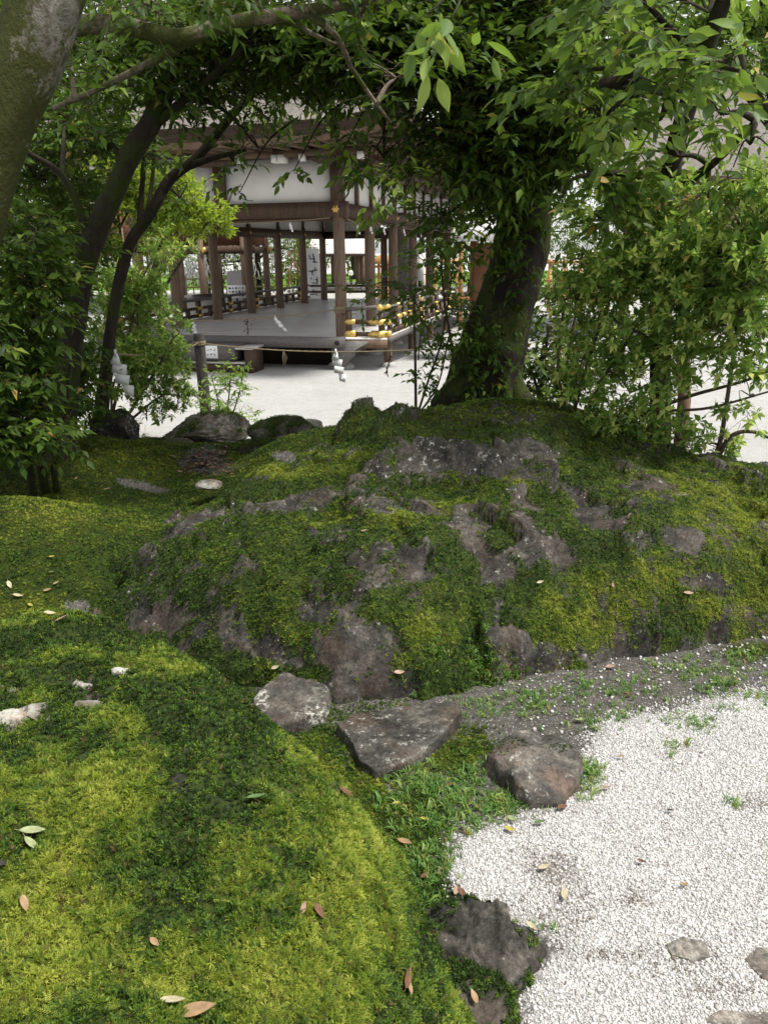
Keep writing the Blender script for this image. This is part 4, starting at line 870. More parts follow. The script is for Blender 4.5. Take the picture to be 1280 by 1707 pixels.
rope(sag(p_l, p_m, .07), .0075, 'straw rope from the post to the left tree')
P2 = np.vstack([sag(p_m, pY(690, 583, 8.6), .055, 30), sag(pY(690, 583, 8.6), p_r, .02, 10)[1:]]); rope(P2, .0078, 'straw rope from the post to the big tree')
def rp_at(px): x, y = proj(P2); return P2[np.argmin(np.abs(x-px))]
streamer(pY(193, 590, 5.88), .32, 'large white paper streamer hanging beside the left tree', .0, .2); streamer(rp_at(566)-[0, .02, 0], .34, 'white paper streamer on the rope in front of the hall corner', .0, .25)
b = MB(); p = rp_at(475)
for i in range(7): b.tube(np.array([p, p+[rng.normal(0, .02), 0, -.08], p+[rng.normal(.02, .035), 0, -.2]]), [.004, .004, .002], 4)
b.build('straw_tassel', STRAW, label='thin straw tassel hanging from the rope', cat='tassel')
b = MB(); p = rp_at(645); q = spline(np.array([p, p+[-.01, 0, -.1], p+[-.03, 0, -.18], p+[-.035, 0, -.25]]), 5); b.tube(q, .006, 5)
for i in range(16): o_ = q[rng.integers(2, len(q))]; dd = nrm(np.array([rng.normal(), rng.normal(), -1.2])); b.add([o_, o_+dd*.03+[.008, 0, 0], o_+dd*.06, o_+dd*.03-[.008, 0, 0]], [[0, 1, 2, 3]])
b.build('dried_sprig', simple('dried_leaf', (.05, .035, .02), .8, .2, .4, 20), label='dark dried leaf sprig dangling from the rope', cat='sprig')
# rope across the hall front, tied round the corner column
hc = HP(-.12, .0, DECK+.52); hl = HP(-.14, HL, DECK+.30)
RH = sag(hc, hl, .1, 30); rope(RH, .011, 'straw rope strung across the front of the hall', None)
m_ = MB()
for i in range(5): th = np.linspace(0, 6.28, 25); z = DECK+.46+.022*i; cc = HP(0, 0, z); m_.tube(np.c_[cc[0]+.13*np.cos(th), cc[1]+.13*np.sin(th), np.full(25, z)+.008*np.sin(th+i)], .012, 6)
m_.tube(np.array([HP(-.13, -.03, DECK+.5), HP(-.2, -.2, DECK+.44), HP(-.2, -.36, DECK+.44)]), [.011, .01, .006], 6)
m_.build('rope_knot', STRAW, label='coils of straw rope wound round the corner column', cat='rope')
def rh_at(px): x, y = proj(RH); return RH[np.argmin(np.abs(x-px))]
streamer(rh_at(463)-[0, .02, 0], .3, 'tangled white streamer in the middle of the hall rope', -.5, .2); streamer(rh_at(317)-[0, .02, 0], .28, 'white streamer at the left end of the hall rope', .1, .2)
b = MB(); p = rh_at(410)
for i in range(30): o_ = p+np.array([rng.normal(0, .03), rng.normal(0, .03), -rng.uniform(.02, .38)]); dd = nrm(rng.normal(size=3)); b.add([o_, o_+dd*.03+[0, 0, .012], o_+dd*.06, o_+dd*.03-[0, 0, .012]], [[0, 1, 2, 3]])
b.tube(np.array([p, p-[0, 0, .4]]), .006, 5); b.build('dried_sprig', bpy.data.materials['dried_leaf'], label='dried leafy sprig on the hall rope', cat='sprig')
RT = np.vstack([sag(HP(-.16, .12, 2.80), HP(-.16, HL, 2.80), .06, 16)]); rope(RT, .009, 'thin rope under the front beam of the hall')
pts = [HP(a, -.15, 2.80) for a in ra]; RS = np.vstack([sag(pts[i], pts[i+1], .09, 10) for i in range(len(pts)-1)]); rope(RS, .010, 'rope swagged along the right beam of the hall')
for i, (a, b_) in enumerate(((.7, -.15), (rightA[1]*.75, -.15), (rightA[1]*1.25, -.15), (rightA[2]*1.1, -.15), (rightA[3]*1.02, -.15))):
    streamer(HP(a, b_-.02, 2.74-(.03 if i else .05)), .18, ['first', 'second', 'third', 'fourth', 'fifth'][i]+' small streamer along the right beam of the hall, counted from the corner', 0, .4)
for i, b_ in enumerate((.9, 2.6, 3.4)): streamer(HP(-.18, b_, 2.73), .17, ['right', 'middle', 'left'][i]+'most small streamer under the front beam of the hall' if i != 1 else 'middle small streamer under the front beam of the hall', 0, .3)
for i, a in enumerate((ra[0], ra[1], ra[2])):
    b = MB(); p = HP(a, -.15, 2.80)
    for q in range(9): dd = np.array([rng.normal(0, .1), rng.normal(0, .1), -rng.uniform(.12, .3)]) if i else rng.normal(0, .14, 3); b.tube(np.array([p, p+dd*.5, p+dd]), [.004, .004, .0015], 4)
    b.build('straw_tuft', STRAW, label=['straw ends bristling at the corner column top', 'straw tuft on the second right column', 'straw tuft on the third right column'][i], cat='straw')

# ================================================================== TREES AND SHRUBS
def bark(name, c1, c2, moss=0., mossc=(.06, .085, .015), scale=9):
    t = NT(name); v = t.coord(); mp = t.n('ShaderNodeMapping'); mp.inputs['Scale'].default_value = (1, 1, .45); t.l(v, mp.inputs['Vector'])
    n = t.noise(mp.outputs[0], scale, 6, .7, .6); n2 = t.noise(v, 3.2, 4, .65); n3 = t.noise(v, 50, 3, .7)
    c = t.ramp(n, [(.3, c1), (.7, c2)])
    if moss:
        f = t.ramp(t.math('ADD', n2, t.math('MULTIPLY', t.math('SUBTRACT', n3, .5), .35)), [(.62-.3*moss, (0, 0, 0)), (.70-.3*moss, (1, 1, 1))])
        c = t.mix(f, c, t.mix(n3, tuple(np.array(mossc)*.5), tuple(np.array(mossc)*1.6)))
    return t.end(t.pbr(c, .9, .15, t.math('ADD', n, t.math('MULTIPLY', n3, .4)), .9, .02))
BK_DARK = bark('dark_bark', (.018, .014, .011), (.055, .045, .036), .35, (.03, .04, .01))
BK_PALE = bark('lichened_bark', (.06, .052, .04), (.27, .25, .21), .95, (.045, .05, .014), 14)
BK_LIMB = bark('pale_limb_bark', (.08, .062, .045), (.25, .205, .155), .5, (.06, .07, .02), 16)
BK_TWIG = bark('twig_bark', (.05, .038, .028), (.13, .10, .075))
BK_TREE = bark('big_tree_bark', (.008, .006, .005), (.028, .022, .017), .5, (.035, .045, .010), 11)

def leaves(P, D, N, L, W, hi=False, rnd=None, droop=.25):
    """leaf blades: base P, direction D, face normal N"""
    n = len(P); D = nrm(D); S = nrm(np.cross(D, N)); N = np.cross(S, D); L = np.broadcast_to(L, (n,))[:, None]; W = np.broadcast_to(W, (n,))[:, None]
    def pt(t, s, z): return P+D*(L*t)+S*(W*s)+N*(L*z)
    if hi:
        rows = [(.12, .24), (.3, .46), (.5, .49), (.7, .34), (.87, .14)]; pts = [pt(0, 0, 0)]
        for tq, wq in rows: z_ = -droop*tq*tq; pts += [pt(tq, -wq, z_+.03), pt(tq, 0, z_-.03), pt(tq, wq, z_+.03)]
        V = np.stack(pts+[pt(1, 0, -droop)], 1); k = 17
        f3 = np.array([[0, 2, 1], [0, 3, 2], [13, 14, 16], [14, 15, 16]]); f4 = np.array([q for i_ in range(4) for q in ([1+3*i_, 2+3*i_, 5+3*i_, 4+3*i_], [2+3*i_, 3+3*i_, 6+3*i_, 5+3*i_])])
    else:
        V = np.stack([pt(0, 0, 0), pt(.42, -.5, .03), pt(.46, 0, -.05), pt(.42, .5, .03), pt(1, 0, -droop)], 1)
        f3 = np.array([[0, 2, 1], [0, 3, 2], [1, 2, 4], [2, 3, 4]]); f4 = None; k = 5
    o = np.arange(n)[:, None, None]*k; Fs = [(f3[None]+o).reshape(-1, 3)]
    if f4 is not None: Fs.append((f4[None]+o).reshape(-1, 4))
    rnd = np.minimum(rng.random(n) if rnd is None else rnd, .95); rnd = np.where(rng.random(n) < .01, 1., rnd)
    return V.reshape(-1, 3), Fs, np.repeat(rnd, k)
class Foliage:
    def __init__(s): s.parts = []; s.n = 0; s.tw = MB()
    def add(s, V, Fs, a): s.parts.append((V, [f+s.n for f in Fs], a)); s.n += len(V)
    def sprays(s, S, D, length, K, LL, LW, r, hi=False, droop=.35, spread=.9, base=.5, var=.28, whorl=False, twig=.0025, updown=.5, flat=.35):
        """twigs starting at S heading D carrying K alternate leaves each"""
        n = len(S); D = nrm(D); ln = length*r.uniform(.6, 1.25, (n, 1)); side = nrm(np.cross(D, [[0, 0, 1.]]+r.normal(0, flat, (n, 3))))
        g = np.array([0, 0, -1.]); tw = np.clip(base+r.normal(0, var*.6, n), 0, 1)
        def path(t): return S+D*ln*t+g*(droop*ln*t*t)
        for k in range(K):
            t = (k+1)/K*(.85 if not whorl else .25)+(.1 if not whorl else .75); p = path(t); tan = nrm(D+g*(2*droop*t))
            if k == K-1: d = tan+r.normal(0, .2, (n, 3))
            else:
                sg = 1 if k % 2 else -1
                if whorl: a = 2.4*k; d = tan*.45+side*math.cos(a)+np.cross(side, tan)*math.sin(a)+r.normal(0, .2, (n, 3))
                else: d = tan*(1.2-spread*.5)+side*sg*spread+g*.16+r.normal(0, .22, (n, 3))
            N = np.array([[0, 0, 1.]])*updown*2+r.normal(0, .45, (n, 3))
            L = LL*r.uniform(.65, 1.2, n)
            s.add(*leaves(p, d, N, L, LW*L/LL*r.uniform(.85, 1.15, n), hi, np.clip(tw+r.normal(0, var*.6, n), 0, 1), r.uniform(.08, .35)))
        if twig:
            tt = np.array([0, .5, 1.]);
            for i in range(n):
                P = S[i]+D[i]*ln[i]*tt[:, None]+g*(droop*ln[i]*tt[:, None]**2); s.tw.tube(P, [twig, twig*.8, twig*.4], 3, cap=False)
        return s
    def me(s, name, mat):
        V = np.vstack([p[0] for p in s.parts]); F = {}
        for p in s.parts:
            for f in p[1]: F.setdefault(f.shape[1], []).append(f)
        return mesh(name, V, [np.vstack(f) for f in F.values()], mat, {'rnd': np.concatenate([p[2] for p in s.parts])})
def wpath(pts, n=10):
    """trunk path: rows (px, py, Y, radius)"""
    q = np.array([[*pY(a, b, Y), r_] for a, b, Y, r_ in pts]); q = spline(q, n); return q[:, :3], np.maximum(q[:, 3], .002)
def blob_sprays(fo, wood, c, rad, n, r, leafk, heads=6, limb_from=None, limb_r=.012, out=.8):
    """a clump: boughs from the centre to sub-nodes, sprays leaving each node"""
    m_ = max(2, n//heads); U = nrm(r.normal(size=(m_, 3)))*(r.random((m_, 1))**.45); nodes = c+U*rad
    if limb_from is not None:
        j = limb_from[np.argmin(np.linalg.norm(limb_from-c, axis=1))]; mid_ = (j+c)/2+np.array([0, 0, .12*np.linalg.norm(j-c)])
        wood.tube(spline(np.array([j, mid_, c]), 6), np.linspace(limb_r*1.5, limb_r*.6, 13), 6, wob=.2)
    for q in nodes[:min(m_, 40)]: wood.tube(spline(np.array([c, (c+q)/2+r.normal(0, .03, 3)+[0, 0, .04], q]), 3), np.linspace(limb_r*.6, limb_r*.2, 7), 4, cap=False)
    S = np.repeat(nodes, heads, 0)[:n]+r.normal(0, .03, (min(n, m_*heads), 3)); k = len(S)
    D = nrm(((S-c)/np.asarray(rad)*out+r.normal(0, .55, (k, 3)))*[1, 1, .45]+[0, 0, .12])
    fo.sprays(S, D, r=r, **leafk)
def plant(name, label, cat, base, trunks, blobs, leafk, LMAT, BMAT, seed, group=None, trunk_n=14, heads=6, extra=None, twm=None, wob=.25, limb=True, limb_r=.012):
    r = np.random.default_rng(seed); root = empty(name, base, label, cat, group)
    tr = MB(); nodes = []
    for k, pts in enumerate(trunks):
        if pts[0][1] > 640:                      # rooted: run the foot down into the ground
            f_ = pY(*pts[0][:3]); gz_ = max(float(ground_z(f_[0], f_[1])), 0.)-.08
            P, R = wpath(pts)
            if gz_ < f_[2]: P = np.vstack([[f_[0], f_[1], gz_], P]); R = np.r_[R[0]*1.1, R]
        else: P, R = wpath(pts)
        tr.tube(P, R, trunk_n if R.max() > .03 else 7, wob=wob if R.max() > .02 else .1); nodes.append(P)
    tr.build('trunk' if cat == 'tree' else 'stem', BMAT, root, smooth=True)
    nodes = np.vstack(nodes); fo = Foliage(); wood = MB()
    for (a, b, Y, rx, ry, rd, n) in blobs:
        c = pY(a, b, Y); dep = (c-CO)@CF
        blob_sprays(fo, wood, c, np.array([rx*dep/FPX, rd, ry*dep/FPX]), n, r, leafk, heads, nodes if limb else None, limb_r)
    if extra: extra(fo, wood, r)
    if wood.n: wood.build('branches', BMAT, root, smooth=True)
    if fo.tw.n: fo.tw.build('twigs', twm or BK_TWIG, root)
    obj('crown' if cat == 'tree' else 'foliage', fo.me('crown', LMAT), root); return root

LF_DARK = leafmat('evergreen_leaf', [(0, (.016, .036, .006)), (.5, (.045, .085, .012)), (.85, (.10, .165, .02)), (1, (.19, .26, .035))], .24, (.2, .36, .03), .5, .18)
LF_MID = leafmat('mid_green_leaf', [(0, (.022, .052, .008)), (.5, (.062, .12, .015)), (.85, (.13, .205, .028)), (1, (.23, .31, .045))], .32, (.28, .46, .05), .5, .2)
LF_BIG = leafmat('broad_leaf', [(0, (.03, .065, .012)), (.5, (.08, .145, .024)), (.85, (.155, .23, .045)), (1, (.27, .35, .07))], .36, (.32, .5, .06), .45, .28)
LF_BRIGHT = leafmat('young_bright_leaf', [(0, (.07, .13, .012)), (.5, (.17, .27, .025)), (1, (.33, .42, .05))], .5, (.5, .62, .05), .5, .3)
LF_AZ = leafmat('azalea_leaf', [(0, (.045, .10, .02)), (.45, (.15, .26, .05)), (.8, (.30, .42, .09)), (1, (.52, .57, .15))], .4, (.32, .52, .06), .5, .25)
LF_SAP = leafmat('sapling_leaf', [(0, (.08, .16, .025)), (.6, (.17, .30, .04)), (1, (.30, .42, .07))], .45, (.42, .58, .06), .45, .35)

EV = dict(length=.32, K=8, LL=.078, LW=.033, droop=.06)
# big dark tree on the mound
def corner_sprays(fo, wood, r):
    for a, b_, Y, n in ((600, 300, 5.2, 5), (650, 290, 5.2, 6), (625, 350, 5.1, 4), (670, 325, 5.2, 5), (700, 300, 5.3, 5), (570, 255, 5.4, 5), (490, 285, 5.6, 3), (400, 320, 5.9, 3)):
        p = pY(a, b_, Y); S = p+r.normal(0, .03, (n, 3)); fo.sprays(S, r.normal(0, .5, (n, 3))+[-.3, -.1, -.25], .14, 6, .075, .034, r, True, droop=.35, base=.85, updown=.3)
        j = pY(a+90, b_-120, Y+.5); wood.tube(spline(np.array([j, (j+p)/2+[0, 0, .08], p]), 5), np.linspace(.01, .003, 11), 5)
def ferns(fo, wood, r): pass
big = plant('big_tree', 'thick dark leaning tree on the moss mound, ferns on its trunk', 'tree', pY(805, 668, 6.3),
      [[(790, 690, 6.2, .34), (806, 640, 6.2, .27), (826, 560, 6.25, .235), (850, 480, 6.3, .215), (872, 380, 6.35, .20), (880, 260, 6.4, .19), (870, 120, 6.4, .17), (850, -60, 6.4, .14), (840, -240, 6.4, .1)],
       [(728, 680, 6.0, .015), (752, 670, 6.05, .08), (790, 640, 6.15, .15)], [(905, 676, 6.1, .02), (868, 664, 6.15, .09), (830, 620, 6.2, .15)],
       [(878, 200, 6.35, .1), (800, 150, 6.0, .07), (690, 120, 5.7, .05), (560, 100, 5.5, .025)], [(872, 330, 6.3, .06), (930, 300, 6.0, .045), (985, 250, 5.6, .03), (1080, 200, 5.2, .02)]],
      [(720, 60, 5.8, 130, 60, .6, 480), (640, 95, 5.8, 100, 40, .5, 392), (770, 150, 5.7, 70, 70, .5, 197), (840, 120, 5.9, 100, 90, .6, 480), (930, 60, 5.9, 110, 70, .6, 392), (740, 225, 5.6, 30, 30, .25, 86), (800, 240, 5.6, 36, 50, .3, 192), (640, 262, 5.6, 30, 22, .25, 35),
       (880, 230, 5.8, 80, 60, .4, 306), (560, 60, 5.6, 90, 60, .5, 306), (800, 0, 6, 160, 60, .7, 438), (960, 190, 5.6, 70, 60, .4, 262), (740, 360, 5.8, 34, 40, .25, 50), (860, 300, 6.1, 60, 50, .35, 216)],
      dict(EV, LL=.088, LW=.036), LF_DARK, BK_TREE, 101, trunk_n=22, limb_r=.014, extra=corner_sprays)
r = np.random.default_rng(5)
for i, (a, b_) in enumerate(((850, 400), (838, 440), (878, 385), (860, 520))):
    m_ = MB(); p = pY(a, b_, 6.08)
    for q in range(16):
        an = r.uniform(0, 6.28); d = np.array([math.cos(an)*.8, -abs(math.sin(an))*.7, r.uniform(.3, 1)]); L = r.uniform(.1, .2); s_ = nrm(np.cross(d, [0, 1, .2]))*.006
        P1 = p+d*L*.6; P2_ = p+d*L+[0, 0, -.06]; m_.add([p-s_, p+s_, P1+s_, P1-s_, P2_], [[0, 1, 2, 3]], [[3, 2, 4]], a=r.random()*.5)
    m_.build('fern', LF_DARK, big)
# climbing leaves at the trunk's foot
iv = Foliage(); S = np.array([pY(r.normal(800, 26), r.uniform(540, 665), 5.96) for q in range(90)]); iv.sprays(S, nrm(r.normal(size=(90, 3))*[1, .3, .6]), .12, 5, .07, .035, r, droop=.5, base=.45); S = np.array([pY(r.normal(862, 26), r.uniform(340, 540), 6.02) for q in range(40)]); iv.sprays(S, nrm(r.normal(size=(40, 3))*[1, .3, .6]), .14, 5, .07, .033, r, droop=.5, base=.45); obj('climber', iv.me('climber', LF_DARK), big)

# left pair of leaning trunks
plant('leaning_tree', 'dark trunk leaning right, the thicker of the two left of the hall', 'tree', pY(122, 690, 5.6),
      [[(92, 760, 5.6, .15), (108, 640, 5.6, .095), (125, 530, 5.6, .078), (150, 415, 5.6, .072), (182, 340, 5.6, .068), (223, 250, 5.6, .066), (260, 190, 5.6, .064), (284, 120, 5.6, .06), (292, 30, 5.6, .058), (310, -160, 5.6, .05), (330, -300, 5.6, .04)],
       [(262, 205, 5.6, .03), (350, 130, 5.4, .024), (430, 60, 5.3, .015)], [(152, 410, 5.6, .03), (110, 300, 5.5, .022), (40, 250, 5.3, .015)]],
      [(360, 95, 5.6, 80, 45, .5, 140), (470, 90, 5.7, 80, 36, .5, 140), (545, 150, 5.8, 40, 14, .3, 31), (420, 165, 5.8, 50, 18, .3, 40), (320, 170, 5.7, 30, 26, .3, 55), (450, 40, 5.5, 110, 50, .6, 140), (330, 50, 5.4, 70, 50, .4, 93), (200, 110, 5.4, 70, 50, .5, 130), (120, 200, 6.3, 90, 60, .5, 173), (60, 300, 6.3, 80, 60, .5, 173), (180, 250, 6.3, 50, 50, .4, 93), (90, 400, 6.3, 80, 60, .4, 152),
       (250, 150, 5.9, 40, 50, .4, 64), (430, 245, 5.9, 40, 6, .15, 8), (560, 215, 5.9, 30, 8, .15, 8)],
      dict(EV, LL=.078, LW=.032, length=.3), LF_DARK, BK_DARK, 102, group='slim dark trees left of the hall')
plant('leaning_tree', 'thinner forked dark trunk nearer the hall, rising from the left shrubs', 'tree', pY(170, 690, 6.4),
      [[(164, 720, 6.4, .075), (174, 650, 6.4, .055), (188, 530, 6.4, .045), (214, 415, 6.4, .043), (252, 355, 6.4, .041), (283, 300, 6.4, .039), (330, 262, 6.4, .036), (380, 200, 6.4, .032), (440, 130, 6.4, .025), (500, 40, 6.4, .02)],
       [(232, 392, 6.4, .022), (238, 300, 6.45, .02), (246, 200, 6.5, .018), (250, 60, 6.5, .014)], [(244, 372, 6.4, .018), (256, 280, 6.5, .015), (258, 160, 6.5, .018)], [(318, 276, 6.4, .03), (362, 262, 6.3, .02), (410, 250, 6.2, .012)]],
      [(440, 100, 6.4, 90, 60, .4, 73), (500, 165, 6.5, 40, 12, .3, 16), (390, 270, 6.3, 30, 8, .15, 6), (250, 260, 6.5, 34, 40, .3, 21), (300, 330, 6.6, 30, 26, .3, 16)],
      dict(EV, LL=.078, LW=.032, length=.28), LF_MID, BK_DARK, 103, group='slim dark trees left of the hall', limb_r=.01)
# pale lichened trunk, top left, close
plant('lichened_tree', 'large leaning trunk with pale lichened bark filling the upper left corner', 'tree', pY(-70, 640, 3.3),
      [[(-190, 800, 3.3, .15), (-130, 600, 3.3, .138), (-86, 470, 3.3, .132), (-52, 365, 3.3, .128), (-30, 285, 3.3, .126), (2, 195, 3.3, .124), (42, 105, 3.3, .122), (80, -10, 3.3, .12), (130, -160, 3.3, .11), (180, -320, 3.3, .09)]],
      [(-60, 90, 3.6, 60, 80, .4, 30), (20, -60, 3.6, 120, 50, .4, 30)],
      dict(EV, LL=.085, LW=.036), LF_DARK, BK_PALE, 104, trunk_n=26, wob=.12)
# limb overhead
plant('overhead_limb_tree', 'bare pale limb sweeping across the top of the view with leafy ends', 'tree', pY(-200, 200, 5.0),
      [[(-260, 420, 5.0, 0.0686), (-120, 200, 5.0, 0.0624), (40, 70, 4.8, 0.0530), (140, 42, 4.7, 0.0486), (210, 44, 4.6, 0.0437), (290, 62, 4.5, 0.0399), (350, 50, 4.5, 0.0374), (420, 32, 4.5, 0.0343), (500, 20, 4.5, 0.0312), (600, 0, 4.5, 0.0281), (720, -40, 4.5, 0.0187)],
       [(330, 62, 4.5, 0.0187), (280, 90, 4.6, 0.0212), (220, 120, 4.7, 0.0187), (150, 155, 4.8, 0.0162), (90, 180, 4.9, 0.0125)],
       [(510, 22, 4.5, 0.0174), (560, 60, 4.6, 0.0162), (590, 120, 4.8, 0.0138), (640, 190, 5.0, 0.0087), (652, 205, 5.1, 0.0050)], [(470, 28, 4.5, 0.0125), (540, 66, 4.6, 0.0112), (570, 76, 4.7, 0.0087)]],
      [(420, -30, 4.4, 160, 40, .5, 50), (600, 30, 4.5, 80, 36, .4, 40), (250, 10, 4.6, 90, 40, .4, 44), (660, 130, 5.0, 60, 40, .3, 30), (120, 110, 4.9, 60, 40, .4, 30)],
      dict(EV, LL=.08, LW=.034), LF_DARK, BK_LIMB, 105, wob=.18)
# near sprays of broad leaves hanging in at the top
def hang(fo, wood, r):
    for a, b_, Y, n in ((715, 22, 2.4, 5), (752, 30, 2.3, 3)):
        p = pY(a, b_, Y); S = p+r.normal(0, .02, (n, 3)); fo.sprays(S, r.normal(0, .6, (n, 3))+[.2, 0, -.4], .11, 3, .085, .034, r, True, droop=.6, base=.6, updown=.15, twig=0)
        wood.tube(spline(np.array([pY(1165, 100, 4.2), pY(1000, -60, 3.4), pY(820, -60, 2.6), p]), 6), np.linspace(.014, .003, 19), 5)
plant('broad_leaf_tree', 'slim tree with large hanging oval leaves at the upper right', 'tree', pY(1120, 720, 4.9),
      [[(1098, 760, 4.9, .07), (1100, 600, 4.9, .064), (1104, 420, 4.9, .06), (1112, 330, 4.85, .056), (1122, 260, 4.7, .05), (1150, 160, 4.4, .046), (1176, 80, 4.1, .042), (1205, 0, 3.9, .036), (1230, -120, 3.7, .025)],
       [(1108, 330, 4.85, .03), (1150, 300, 4.6, .026), (1200, 262, 4.3, .02), (1260, 200, 3.9, .012)], [(1100, 310, 4.8, .022), (1040, 290, 4.6, .017), (960, 296, 4.5, .011), (935, 330, 4.5, .008)], [(1150, 160, 4.4, .025), (1080, 150, 4.0, .018), (1000, 140, 3.7, .01)]],
      [(1060, 140, 3.7, 80, 50, .3, 22), (1150, 110, 3.5, 60, 50, .3, 12), (1240, 120, 3.3, 50, 40, .25, 9), (1000, 200, 4.2, 80, 60, .4, 40), (1100, 200, 4.2, 70, 50, .3, 18), (1200, 190, 3.9, 60, 60, .3, 14), (1250, 240, 3.8, 40, 50, .3, 9), (1030, 30, 4.0, 110, 60, .5, 55), (1180, 20, 3.7, 100, 60, .4, 25),
       (960, 120, 4.3, 80, 70, .4, 42), (980, 290, 4.6, 60, 40, .3, 31), (1070, 310, 4.7, 60, 36, .3, 31), (1180, 330, 4.4, 60, 30, .3, 14), (1010, 370, 4.9, 60, 40, .3, 27), (1130, 260, 4.4, 30, 40, .2, 5)],
      dict(length=.24, K=6, LL=.086, LW=.039, droop=.3, hi=True, updown=.3, base=.45, var=.42), LF_BIG, BK_DARK, 106, extra=hang)

# shrubs ---------------------------------------------------------------
AZ = dict(length=.13, K=8, LL=.053, LW=.025, droop=.0, whorl=True, twig=.0016, var=.42)
plant('azalea_shrub', 'large loose yellow green shrub leaning over the boulder at right', 'shrub', pY(960, 742, 5.0),
      [[(948, 745, 5.0, .018), (955, 690, 5.0, .015), (975, 620, 5.0, .012), (1000, 540, 4.9, .009), (1030, 460, 4.8, .006)], [(965, 748, 5.0, .016), (975, 700, 5.0, .014), (1000, 640, 4.9, .012), (1050, 560, 4.8, .009), (1100, 450, 4.6, .006)],
       [(975, 745, 5.0, .018), (1010, 715, 4.95, .016), (1070, 690, 4.8, .014), (1150, 660, 4.6, .011), (1240, 635, 4.4, .008), (1300, 610, 4.3, .005)], [(1180, 790, 4.4, .016), (1200, 735, 4.4, .014), (1215, 640, 4.4, .011), (1230, 520, 4.3, .008), (1240, 400, 4.2, .006)],
       [(1185, 790, 4.4, .014), (1215, 730, 4.35, .013), (1255, 720, 4.3, .010), (1300, 740, 4.2, .006)], [(1000, 735, 4.9, .012), (1080, 690, 4.7, .010), (1180, 680, 4.5, .008), (1290, 650, 4.3, .005)], [(960, 740, 5.0, .010), (930, 620, 5.0, .008), (940, 500, 5.0, .006)]],
      [(1000, 450, 4.8, 70, 50, .3, 213), (1080, 420, 4.6, 80, 60, .35, 284), (1180, 420, 4.4, 90, 60, .35, 332), (1250, 380, 4.2, 60, 60, .3, 189), (1230, 500, 4.3, 80, 60, .3, 260), (1130, 520, 4.5, 80, 50, .3, 237), (1030, 540, 4.8, 60, 50, .3, 165), (970, 600, 4.9, 50, 50, .3, 99), (1040, 640, 4.8, 60, 40, .3, 99), (1020, 690, 4.8, 60, 36, .25, 82), (1090, 680, 4.6, 40, 50, .2, 72), (1100, 590, 4.6, 50, 30, .25, 72), (960, 500, 4.9, 40, 40, .25, 94), (1250, 570, 4.3, 50, 40, .25, 72), (1190, 580, 4.4, 40, 30, .2, 42), (1130, 735, 4.5, 40, 26, .2, 49), (1180, 740, 4.4, 26, 30, .15, 22), (1250, 660, 4.3, 30, 40, .2, 22), (1270, 440, 4.1, 50, 60, .3, 120), (1290, 330, 4.1, 40, 40, .3, 64), (1210, 340, 4.3, 60, 30, .3, 72), (1060, 720, 4.6, 40, 24, .2, 49)],
      dict(AZ, base=.6), LF_AZ, BK_TWIG, 107, heads=16, limb_r=.006)
plant('broad_leaf_shrub', 'dark leafy shrub right behind the big tree trunk', 'shrub', pY(925, 690, 6.8),
      [[(900, 700, 6.8, .02), (905, 620, 6.8, .015), (915, 540, 6.8, .01)], [(930, 700, 6.8, .02), (945, 600, 6.8, .014), (960, 520, 6.8, .01)], [(910, 690, 6.9, .016), (880, 600, 6.9, .012), (870, 540, 6.9, .008)]],
      [(900, 600, 6.8, 50, 60, .3, 80), (950, 560, 6.8, 60, 50, .3, 80), (930, 500, 6.8, 50, 40, .3, 57), (980, 640, 6.7, 50, 40, .3, 54), (890, 650, 6.7, 40, 26, .3, 44), (935, 655, 6.7, 40, 26, .3, 44)],
      dict(length=.26, K=7, LL=.085, LW=.036, droop=.3), LF_DARK, BK_TWIG, 108, limb_r=.008)
plant('sapling', 'thin multi stemmed sapling with bright toothed leaves left of the big tree', 'sapling', pY(692, 688, 6.4),
      [[(693, 690, 6.4, .012), (692, 600, 6.4, .011), (690, 520, 6.4, .009), (693, 470, 6.4, .006)], [(696, 690, 6.4, .010), (715, 630, 6.4, .009), (735, 570, 6.4, .008), (750, 480, 6.4, .006), (760, 400, 6.4, .004)], [(698, 690, 6.4, .008), (730, 640, 6.3, .007), (748, 560, 6.3, .005)], [(697, 600, 6.4, .006), (700, 520, 6.4, .005), (660, 470, 6.4, .003)], [(750, 690, 6.4, .014), (755, 600, 6.4, .012), (740, 500, 6.4, .009), (735, 420, 6.4, .006)]],
      [(690, 490, 6.4, 36, 34, .2, 38), (650, 480, 6.4, 24, 16, .15, 15), (740, 500, 6.4, 36, 50, .2, 49), (760, 430, 6.3, 30, 36, .2, 33), (715, 440, 6.4, 36, 26, .2, 29), (705, 560, 6.4, 34, 24, .2, 24), (745, 600, 6.4, 28, 30, .2, 24), (710, 625, 6.4, 26, 20, .15, 20), (770, 520, 6.3, 20, 40, .2, 18), (605, 487, 6.4, 16, 9, .1, 7)],
      dict(length=.16, K=6, LL=.062, LW=.03, droop=.2, base=.5), LF_MID, BK_TWIG, 109, limb_r=.005)
